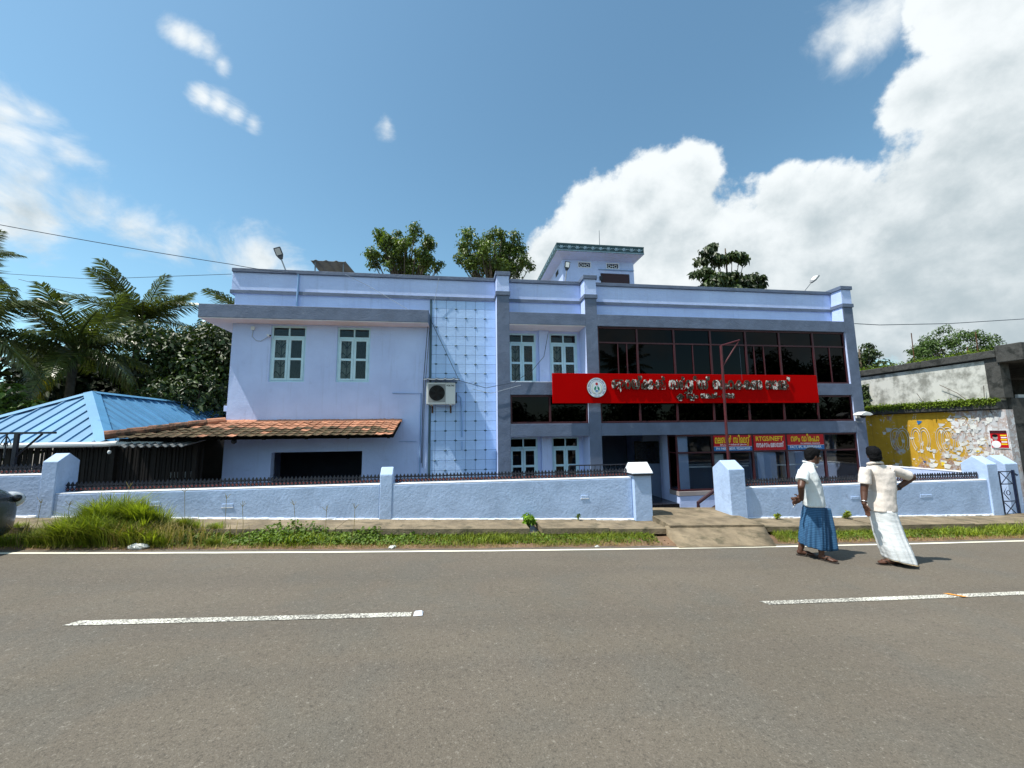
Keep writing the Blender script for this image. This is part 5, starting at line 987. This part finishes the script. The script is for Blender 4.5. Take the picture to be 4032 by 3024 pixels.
# seeding grass stalks, saplings
for i, (x, y, h) in enumerate(((-2.45, 6.75, .55), (-2.05, 6.78, .46), (-1.62, 6.75, .50), (-5.6, 6.8, .5), (-3.2, 6.75, .52), (-3.5, 6.8, .62), (-6.0, 6.8, .52), (-4.9, 6.9, .75), (-4.1, 6.9, .7))):
    t = thing('seed_stalk', ('thin forked seed stalk in front of the wall patch' if x > -3 else 'thin forked seed stalk above the tall grass clump'), 'grass', (x, y, g(x)), 'seed stalks on the verge'); b = Vector((x, y, g(x))); tp = b+Vector((rnd.uniform(-.08, .08), 0, h)); MB().tube([b, b.lerp(tp, .5)+Vector((.015, 0, 0)), tp], .0035, 4).build('stem', 'grass_dry', t)
    for k in range(4): a = rnd.uniform(-1, 1); MB().tube([tp, tp+Vector((.07*a, rnd.uniform(-.03, .03), .05+.04*rnd.random()))], .0028, 4).build('seed_head', 'grass_dry', t)
def sapling(name, label, x, y, z, R, n, mt, size, stem=.12):
    t = thing(name, label, 'plant', (x, y, z)); MB().tube([(x, y, z), (x+.01, y, z+stem+R)], .008, 5).build('stem', 'weed', t); V, F = crown(blob(0, stem+R, R*.7, 12, int(abs(x)*100), rz=1.4, rmin=.3, rmax=.5), n, size); link('crown', npmesh('crown', V, F, mt), t)
sapling('wall_sapling', 'bright lime green sapling growing in the pavement gap by the wall', 1.28, 7.30, g(1.3)-.02, .14, 300, 'lime_leaf', .075, .10)
sapling('wall_weed', 'small thin green weed at the wall foot right of the lime sapling', 2.25, 7.5, g(2.2)+.16, .05, 40, 'weed', .05, .05)
sapling('wall_weed', 'small tuft growing at the wall foot beside the entrance pillar', 6.35, 7.48, g(6.3)+.16, .05, 60, 'grass_tall', .06, .02)
sapling('wall_weed', 'low spreading weed at the wall foot between the two men', 7.9, 7.45, g(7.9)+.16, .07, 120, 'grass_tall', .06, .01)
# litter
def bag(x, y, s, label, mt='litter'):
    m = MB(); q = random.Random(int(x*100)); m.ell((x, y, g(x)+.03*s), .13*s, .06*s, .045*s, 12, 7); m.v = [(a+q.uniform(-.012, .012), b+q.uniform(-.012, .012), c+q.uniform(-.01, .012)) for a, b, c in m.v]; tag(m.build('litter', mt, loc=(x, y, g(x))), label, 'litter')
bag(-4.35, 6.40, 1.0, 'crumpled white plastic bag on the road edge before the tall grass'); bag(-.95, 6.40, .45, 'pale crumpled scrap on the road edge'); bag(.95, 6.62, .4, 'small white scrap lying in the verge grass', 'shop_blue' if 0 else 'litter'); bag(2.2, 6.36, .25, 'tiny pale scrap beside the bare verge soil')
# ------------------------------------------------------------------ people
def loft(m, rings, n=24, sq=2.4):
    k = len(rings); vs = []
    for c, a, b in rings:
        for j in range(n):
            t = 2*math.pi*j/n; ct, st = math.cos(t), math.sin(t); x = math.copysign(abs(ct)**(2/sq), ct); y = math.copysign(abs(st)**(2/sq), st); vs.append(Vector(c)+Vector(a)*x+Vector(b)*y)
    fs = [(i*n+j, i*n+(j+1) % n, (i+1)*n+(j+1) % n, (i+1)*n+j) for i in range(k-1) for j in range(n)]+[tuple(range(n))[::-1], tuple(range((k-1)*n, k*n))]
    return m.add(vs, fs)
def fold_tex(size):
    t = bpy.data.textures.new('folds', 'CLOUDS'); t.noise_scale = size; t.noise_depth = 2; return t
def organic(o, vox, sm=6, disp=0, dsize=.1):
    r = o.modifiers.new('r', 'REMESH'); r.mode = 'VOXEL'; r.voxel_size = vox; r.use_smooth_shade = True; s = o.modifiers.new('s', 'SMOOTH'); s.iterations = sm; s.factor = .5
    if disp: d = o.modifiers.new('d', 'DISPLACE'); d.texture = fold_tex(dsize); d.strength = disp; d.mid_level = .5; d.texture_coords = 'GLOBAL'
    return o
def head(m, c, F, U, s=1., sh=.86):
    F, U = F.normalized(), U.normalized(); L = U.cross(F).normalized(); R_ = Matrix((F, L, U)).transposed(); p = lambda f, l, u: c+(F*f*sh+L*l*sh+U*u)*s; _e = m.ell; h_ = lambda q, a, b, *r: _e(q, a*sh, b*sh, *r)
    h_(p(-.012, 0, .025), .098*s, .076*s, .098*s, 16, 12, R_); h_(p(.022, 0, -.045), .066*s, .058*s, .075*s, 14, 10, R_); h_(p(.055, 0, -.088), .030*s, .034*s, .024*s, 10, 8, R_)
    m.caps(p(.080, 0, .012), p(.106, 0, -.026), .011*s, .017*s, 8); h_(p(.076, 0, .030), .018*s, .054*s, .014*s, 10, 6, R_); h_(p(.082, 0, -.056), .013*s, .026*s, .012*s, 10, 6, R_)
    for q in (-1, 1): h_(p(-.005, q*.077, -.008), .022*s, .012*s, .032*s, 10, 8, R_); h_(p(.060, q*.036, -.015), .022*s, .020*s, .022*s, 8, 6, R_)
    return R_
def hand(m, w, d, nrm, th, curl=.35, s=1.):
    d, nrm = d.normalized(), nrm.normalized(); sd = d.cross(nrm).normalized()*th; Rm = Matrix((d, sd, nrm)).transposed()
    m.caps(w, w+d*.03*s, .025*s, .026*s, 10); m.ell(w+d*.058*s, .050*s, .040*s, .016*s, 12, 8, Rm)
    for i, (o, L) in enumerate(((.030, .068), (.011, .076), (-.009, .070), (-.028, .056))):
        p = w+d*.096*s+sd*o*s; q = d
        for k, f in enumerate((.45, .32, .26)):
            a = curl*(.7+.5*k); q = (q*math.cos(a)-nrm*math.sin(a)).normalized(); e = p+q*L*f*s*1.15; m.caps(p, e, (.0092-.0008*k)*s, (.0086-.0010*k)*s, 8); p = e
    p = w+d*.030*s+sd*.030*s; e = p+(sd*.7+d*.75-nrm*.25).normalized()*.042*s; m.caps(p, e, .012*s, .0105*s, 8); m.caps(e, e+(d*.95+sd*.15-nrm*.35).normalized()*.034*s, .0105*s, .008*s, 8)
def foot(m, heel, toe, s=1.):
    d = (toe-heel).normalized(); u = Vector((0, 0, 1)); sd = d.cross(u).normalized(); L = (toe-heel).length
    m.caps(heel+d*.035+u*.035, heel+d*L*.62+u*.028, .034, .030, 10); m.ell(heel+d*L*.68+u*.022, .062, .042, .020, 12, 6, Matrix((d, sd, u)).transposed())
    for i in range(5): p = heel+d*L*(.86-.018*abs(i-1)**1.3)+sd*(-.030+.016*i)+u*.016; m.caps(p-d*.035, p+d*(.016 if i else .022), .011 if i else .013, .010 if i else .012, 8)
def sandal(parent, heel, toe, name='sandal'):
    d = (toe-heel); d.z = 0; L = d.length; d.normalize(); sd = d.cross(Vector((0, 0, 1))); m = MB(); pr = []
    for u, w in ((-.02, .026), (.15, .036), (.45, .036), (.72, .050), (.92, .044), (1.04, .020)): pr.append((u, w))
    pts = [heel+d*L*u+sd*w for u, w in pr]+[heel+d*L*u-sd*w for u, w in reversed(pr)]; n = len(pts); z = min(heel.z, toe.z)
    m.add([(p.x, p.y, p.z-.020) for p in pts]+[(p.x, p.y, p.z-.001) for p in pts], [tuple(range(n))[::-1], tuple(range(n, 2*n))]+[(i, (i+1) % n, n+(i+1) % n, n+i) for i in range(n)]); o = m.build(name, 'sandal', parent)
    k = heel+d*L*.80+Vector((0, 0, .032))
    for s in (-1, 1): MB().tube([heel+d*L*.42+sd*.045*s+Vector((0, 0, .0)), heel+d*L*.55+sd*.034*s+Vector((0, 0, .050)), k], .006, 5).build('strap', 'sandal', o)
def skirt(rings, folds, n=120, amp=.02, seed=0, thick=.004):
    m = MB(); q = random.Random(seed); ph = [(q.randint(5, 9), q.random()*6, .5), (q.randint(10, 15), q.random()*6, .35), (q.randint(18, 26), q.random()*6, .2)]; K = len(rings)
    fine = []
    for i in range(K-1):
        for s in range(6): u = s/6; fine.append(tuple(Vector(a).lerp(Vector(b), u) for a, b in zip(rings[i], rings[i+1]))+((i+u)/(K-1),))
    fine.append(tuple(Vector(a) for a in rings[-1])+(1.,))
    for c, a, b, v in fine:
        for j in range(n):
            t = 2*math.pi*j/n; w = sum(A*math.sin(k*t+p+v*.8) for k, p, A in ph)*amp*(.25+.9*v)+.0025*math.sin(v*55+3*math.sin(2*t+v*4)); ln = 1+w/max(.05, a.length); m.v.append(tuple(c+a*math.cos(t)*ln+b*math.sin(t)*(1+w/max(.05, b.length))+Vector((0, 0, folds(t)*v))))
    for i in range(len(fine)-1):
        for j in range(n): m.f.append((i*n+j, i*n+(j+1) % n, (i+1)*n+(j+1) % n, (i+1)*n+j))
    return m
def person1():
    Y0 = 5.60; A = lambda x, y, dy=0.: av(x, y, Y=Y0+dy); gz = g(5.4)
    t = thing('person', 'man in white polo shirt and blue checked wraparound with hands behind his back', 'person', (5.4, Y0, gz)); U = Vector((0, 0, 1)); F = Vector((.93, -.30, -.06)).normalized(); T = Vector((.88, -.47, 0)).normalized(); Lf = U.cross(T)
    b = MB(); hc = A(1757, 985.5); R_ = head(b, hc, F, U+T*.05, 1.03)
    b.caps(A(1747, 1012), hc+Vector((-.02, 0, -.05)), .062, .056, 14)
    sn, sf = A(1728, 1019)-Lf*.165, A(1756, 1019)+Lf*.16; ctr = lambda x, y: A(x, y)
    loft(b, [(ctr(1757, 1130), T*.095, Lf*.15), (ctr(1757, 1085), T*.098, Lf*.145), (ctr(1751, 1045), T*.098, Lf*.145), (ctr(1745, 1018), T*.075, Lf*.15), (ctr(1747, 1008), T*.05, Lf*.08)])
    el = A(1730.5, 1051, -.22); wr = A(1731.5, 1078, -.06); b.caps(sn, el, .056, .045, 14); b.caps(el, wr, .046, .030, 14)
    hd = (A(1717, 1085, -.02)-wr).normalized(); hand(b, wr, hd, Vector((.2, .95, .15)), -1, .55)
    el2 = A(1737, 1052, .22); wr2 = A(1727, 1076, .06); b.caps(sf, el2, .055, .044); b.caps(el2, wr2, .044, .030); hand(b, wr2, (A(1717, 1080, -.02)-wr2).normalized(), Vector((0, -1, .1)), 1, .6)
    fA = av(1721, 1198, Z=gz+.02); fA2 = fA+(av(1760, 1202, Z=gz+.02)-fA).normalized()*.25; fB = av(1767, 1206, Z=gz+.02); fB2 = fB+(av(1804, 1215, Z=gz+.02)-fB).normalized()*.25
    fA.z = fA2.z = g(fA.x)+.022; fB.z = fB2.z = g(fB.x)+.022
    hipA, hipB = ctr(1752, 1105)+Lf*.08, ctr(1758, 1105)-Lf*.08
    for hp, hl, te in ((hipA, fA, fA2), (hipB, fB, fB2)):
        dd = (te-hl).normalized(); an = hl+dd*.055+Vector((0, 0, .075)); kn = hp.lerp(an, .5)+T*.03; b.caps(hp, kn, .085, .060); b.caps(kn, kn.lerp(an, .35)-T*.012, .058, .055); b.caps(kn.lerp(an, .35)-T*.012, an, .055, .036); b.caps(an, hl+dd*.05+Vector((0, 0, .04)), .036, .034); foot(b, hl, te)
    organic(b.build('body', 'skin', t, smooth=True), .0065, 3)
    h = MB(); hp = lambda f, l, u: hc+(R_ @ Vector((f, l, u))); h.ell(hp(-.022, 0, .040), .102, .084, .098, 18, 12, R_); h.ell(hp(-.060, 0, -.010), .058, .076, .075, 14, 10, R_); h.ell(hp(.040, 0, .085), .058, .066, .040, 14, 8, R_); organic(h.build('hair', 'hair', t, smooth=True), .008, 4, .012, .02)
    for q in (-1, 1): e = hp(.074, q*.032, .008); MB().ell(e, .010, .013, .009, 10, 6, R_).build('eye', 'white_print', t, smooth=True); MB().ell(e+R_ @ Vector((.006, 0, 0)), .005, .006, .006, 8, 6, R_).build('iris', 'hair', t)
    s = MB(); loft(s, [(A(1757.5, 1092), T*.137, Lf*.195), (A(1756, 1075), T*.135, Lf*.19), (A(1752, 1050), T*.134, Lf*.19), (A(1747, 1030), T*.120, Lf*.195), (A(1744, 1017), T*.098, Lf*.185), (A(1745, 1008), T*.078, Lf*.135), (A(1747, 1000), T*.066, Lf*.075)], 28, 2.3)
    for a, e, k in ((sn, el, 1), (sf, el2, -1)): d = (e-a); s.tube([a-d.normalized()*.03, a+d*.25, a+d*.62], [.070, .082, .086], 16)
    nk = A(1748, 1003); loft(s, [(nk+Vector((0, 0, -.03)), T*.074, Lf*.076), (nk+Vector((-.008, 0, .022)), T*.062, Lf*.068)])
    so_ = organic(s.build('shirt', 'shirt_white', t, smooth=True), .010, 4, .028, .17)
    cl = MB(); cl.tube([nk+T*.08+Vector((0, 0, -.045)), nk+T*.038-Lf*.07+Vector((0, 0, .012)), nk-T*.065-Lf*.05+Vector((0, 0, .040)), nk-T*.065+Lf*.05+Vector((0, 0, .040)), nk+T*.045+Lf*.07+Vector((0, 0, .012)), nk+T*.10+Vector((0, 0, -.045))], .016, 6); cl.build('collar', 'shirt_white', t, smooth=True)
    tp = lambda x, y: A(x, y)
    m = skirt([(tp(1758, 1086), T*.120, Lf*.165), (tp(1757, 1110), T*.136, Lf*.18), (tp(1757, 1140), T*.156, Lf*.185), (tp(1757, 1165), T*.165, Lf*.185), (tp(1757, 1180), T*.158, Lf*.185)], lambda a: -.045*max(0, math.cos(a))*0-.03*math.cos(a), amp=.020, seed=4)
    lo = m.build('wraparound', 'lungi_blue', t, smooth=True); lo.modifiers.new('s', 'SOLIDIFY').thickness = .004
    fl = MB(); P0 = [tp(1758, 1092), tp(1772, 1094)]; P1 = [tp(1760, 1186), tp(1789, 1182)]; n = 16
    for i in range(n+1):
        u = i/n
        for j in range(15): w = j/14; p = P0[0].lerp(P0[1], w).lerp(P1[0].lerp(P1[1], w), u); y = -.17+.03*math.sin(w*11+u*2)*u-.02*w; fl.v.append((p.x, p.y+y*(.9), p.z+.012*math.sin(w*9)*u))
    for i in range(n):
        for j in range(14): fl.f.append((i*15+j, i*15+j+1, i*15+j+16, i*15+j+15))
    fo = fl.build('cloth_flap', 'lungi_blue', t, smooth=True); fo.modifiers.new('s', 'SOLIDIFY').thickness = .005
    sandal(t, fA, fA2); sandal(t, fB, fB2)
    c0 = wr+hd*.12; tag(MB().tube([c0+Vector((-.01, -.03, -.02)), c0+Vector((-.05, -.03, -.06))], .004, 6).build('cigarette', 'litter', loc=c0), 'tiny cigarette held behind the back of the man in blue wraparound', 'cigarette')
person1()
def person2():
    Y0 = 5.24; A = lambda x, y, dy=0.: av(x, y, Y=Y0+dy); gz = g(6.2)
    t = thing('person', 'man in cream short sleeved shirt and long white cloth seen from behind, hand on hip', 'person', (6.2, Y0, gz)); U = Vector((0, 0, 1)); F = Vector((.50, .86, .02)).normalized(); Xd = Vector((.97, -.24, 0)).normalized(); Dp = Vector((.24, .97, 0)).normalized()
    b = MB(); hc = A(1887, 984); R_ = head(b, hc, F, U+Vector((-.03, 0, 0)), 1.02); b.caps(A(1890, 1008), hc+Vector((.0, -.015, -.06)), .064, .058, 14)
    loft(b, [(A(1908, 1120), Xd*.125, Dp*.11), (A(1905, 1080), Xd*.12, Dp*.10), (A(1903, 1040), Xd*.13, Dp*.10), (A(1897, 1016), Xd*.13, Dp*.08), (A(1892, 1006), Xd*.09, Dp*.06)])
    sl_, sr = A(1869, 1018), A(1928, 1016); el, wr = A(1866.5, 1063, .0), A(1866.5, 1088, -.04); b.caps(sl_, el, .056, .045); b.caps(el, wr, .046, .030); hand(b, wr, (A(1877, 1113, -.06)-wr).normalized(), Vector((.75, .1, .4)), 1, .22)
    el2, wr2 = A(1971, 1031, -.02), A(1938, 1055, .03); b.caps(sr, el2, .055, .046); b.caps(el2, wr2, .046, .032); hand(b, wr2, (A(1926, 1063, .08)-wr2).normalized(), Vector((.3, .5, .8)), 1, .35)
    fA = av(1904, 1221, Z=gz+.02); fA2 = av(1900, 1214, Z=gz+.02)
    h1, t1 = Vector((6.27, 5.13, 0)), Vector((6.07, 5.28, 0)); h2, t2 = Vector((6.36, 5.12, 0)), Vector((6.30, 5.36, 0))
    h1 = av(1934, 1219, Z=gz+.02); t1 = h1+Vector((-.22, .06, 0)); h2 = av(1952, 1221, Z=gz+.02); t2 = h2+Vector((-.09, .23, 0))
    for q in (h1, t1, h2, t2): q.z = g(q.x)+.022
    for hp, hl, te in ((A(1900, 1112), h1, t1), (A(1916, 1112), h2, t2)):
        dd = (te-hl).normalized(); an = hl+dd*.055+Vector((0, 0, .075)); kn = A(1921, 1158); b.caps(hp, kn, .082, .058); b.caps(kn, an, .056, .036); b.caps(an, hl+dd*.05+Vector((0, 0, .04)), .036, .034); foot(b, hl, te); sandal(t, hl, te)
    organic(b.build('body', 'skin', t, smooth=True), .0065, 3)
    h = MB(); hp = lambda f, l, u: hc+(R_ @ Vector((f, l, u))); h.ell(hp(-.020, 0, .042), .104, .086, .100, 18, 12, R_); h.ell(hp(-.058, 0, -.015), .060, .078, .082, 14, 10, R_); h.ell(hp(.03, .0, .10), .07, .068, .040, 14, 8, R_); organic(h.build('hair', 'hair', t, smooth=True), .008, 3, .018, .018)
    s = MB(); loft(s, [(A(1905.5, 1104), Xd*.168, Dp*.145), (A(1905, 1085), Xd*.162, Dp*.14), (A(1906, 1060), Xd*.153, Dp*.135), (A(1905, 1038), Xd*.160, Dp*.14), (A(1900, 1020), Xd*.172, Dp*.12), (A(1896, 1011), Xd*.135, Dp*.095), (A(1892, 1003), Xd*.085, Dp*.08)], 28, 2.5)
    for a, e, k in ((sl_, el, .62), (sr, el2, .80)): d = (e-a); s.tube([a-d.normalized()*.05, a+d*.3, a+d*k], [.066, .076, .080], 16)
    organic(s.build('shirt', 'shirt_cream', t, smooth=True), .010, 4, .030, .19)
    nk = A(1890, 1003); MB().tube([nk+Xd*.082*math.cos(k*2*math.pi/14)+Dp*.075*math.sin(k*2*math.pi/14)+Vector((0, 0, .012-.02*math.sin(k*2*math.pi/14))) for k in range(15)], .020, 8, False).build('collar', 'shirt_cream', t, smooth=True)
    m = skirt([(A(1905.5, 1100), Xd*.155, Dp*.14), (A(1912, 1125), Xd*.163, Dp*.155), (A(1921, 1155, -.02), Xd*.170, Dp*.17), (A(1933, 1185, -.05), Xd*.174, Dp*.185), (A(1944, 1212, -.07), Xd*.168, Dp*.19)], lambda a: -.030*math.cos(a), amp=.012, seed=9); lo = m.build('white_wraparound', 'dhoti', t, smooth=True); lo.modifiers.new('s', 'SOLIDIFY').thickness = .004
    n = 120; hv = [Vector(v) for v in m.v[-n:]]; hm = MB(); hm.tube([v+Vector((0, 0, .004)) for v in hv]+[hv[0]+Vector((0, 0, .004))], .006, 4, False); hm.build('hem_border', 'hem_gold', t)
    bd = (wr-el).normalized(); bc = wr-bd*.03; sx = bd.cross(Vector((0, 1, 0))).normalized(); sy = bd.cross(sx); MB().tube([bc+sx*.040*math.cos(k*math.pi/8)+sy*.040*math.sin(k*math.pi/8) for k in range(17)], .006, 6, False).build('bracelet', 'bangle', t)
    bd = (wr2-el2).normalized(); bc = wr2-bd*.02; sx = bd.cross(Vector((0, 1, 0))).normalized(); sy = bd.cross(sx); MB().tube([bc-bd*.012, bc+bd*.012], .039, 12).build('watch', 'iron', t)
person2()
# ------------------------------------------------------------------ parked car at the left edge
def car():
    NXc, YCc = -6.10, 5.86; gz = g(-7.9); t = thing('parked_car', 'dark grey hatchback parked by the tall grass, only its nose showing', 'car', (NXc, YCc, g(NXc))); o = OFF[t]
    def sec(x, hw, zb, zs, zt, rt): return [(x, -hw*.94, zb), (x, -hw, zb+.12), (x, -hw*1.0, zs), (x, -hw*rt, zt), (x, 0, zt+.012), (x, hw*rt, zt), (x, hw, zs), (x, hw, zb+.12), (x, hw*.94, zb)]
    st = [(.03, .74, .12, .52, .64, .9), (0, .80, .10, .56, .74, .9), (-.22, .84, .12, .62, .84, .88), (-.55, .84, .19, .68, .90, .86), (-1.0, .84, .19, .70, .92, .82), (-1.25, .84, .19, .74, .97, .82), (-1.9, .84, .19, .76, 1.42, .66), (-2.6, .84, .19, .77, 1.47, .66), (-3.3, .84, .2, .78, 1.40, .66), (-3.65, .82, .24, .80, 1.0, .8), (-3.78, .74, .32, .75, .85, .8)]
    m = MB(); K = 9
    for s in st: m.v += [(NXc+p[0], YCc+p[1], o.z+p[2]) for p in sec(*s)]
    for i in range(len(st)-1):
        for k in range(K-1): m.f.append((i*K+k, i*K+k+1, (i+1)*K+k+1, (i+1)*K+k))
        m.f.append((i*K+8, i*K, (i+1)*K, (i+1)*K+8))
    m.f += [tuple(range(K))[::-1], tuple(range((len(st)-1)*K, len(st)*K))]; bo = m.build('body', 'car_paint', t, smooth=True); sub = bo.modifiers.new('s', 'SUBSURF'); sub.levels = 2; sub.render_levels = 2
    for s in (-1, 1):
        y = YCc+s*.66; hl = MB(); hl.ell((NXc-.09, y+s*.085, o.z+.60), .15, .08, .115, 14, 10, Matrix.Rotation(s*.65, 3, 'Z')); h = hl.build('headlight', 'headlamp', t, smooth=True); MB().ell((NXc+.02, y+s*.06, o.z+.63), .05, .05, .05).build('lamp', 'car_glass', h, smooth=True)
        MB().ell((NXc-.08, YCc+s*.60, o.z+.33), .05, .07, .05).build('fog_lamp', 'chrome', t, smooth=True)
        for xw in (-.75, -3.05):
            w = MB(); cy = YCc+s*.76; n = 24
            w.tube([(NXc+xw, cy-.09, o.z+.29), (NXc+xw, cy-.07, o.z+.29), (NXc+xw, cy+.07, o.z+.29), (NXc+xw, cy+.09, o.z+.29)], [.26, .295, .295, .26], n); wo = w.build('wheel', 'tyre', t, smooth=False); MB().tube([(NXc+xw, cy-.095, o.z+.29), (NXc+xw, cy+.095, o.z+.29)], .19, 20).build('rim', 'chrome', wo)
    MB().box(NXc-.02, NXc+.012, YCc-.42, YCc+.42, o.z+.38, o.z+.48).build('grille', 'iron', t, bevel=.01); MB().box(NXc-.01, NXc+.02, YCc-.25, YCc+.25, o.z+.27, o.z+.36).build('number_plate', 'white_print', t)
    q = lambda x, y, z: (NXc+x, YCc+y, o.z+z); MB().quad(q(-1.24, -.66, 1.0), q(-1.24, .66, 1.0), q(-1.86, .54, 1.43), q(-1.86, -.54, 1.43)).build('windscreen', 'car_glass', t)
    for s in (-1, 1): MB().quad(q(-1.45, s*.80, .93), q(-3.2, s*.80, .95), q(-3.0, s*.62, 1.38), q(-2.0, s*.62, 1.40)).build('side_window', 'car_glass', t)
    for s in (-1, 1): MB().ell(q(-1.45, s*.92, 1.0), .06, .09, .06).build('mirror', 'car_paint', t, smooth=True)
    t.rotation_euler.y = .052
car()
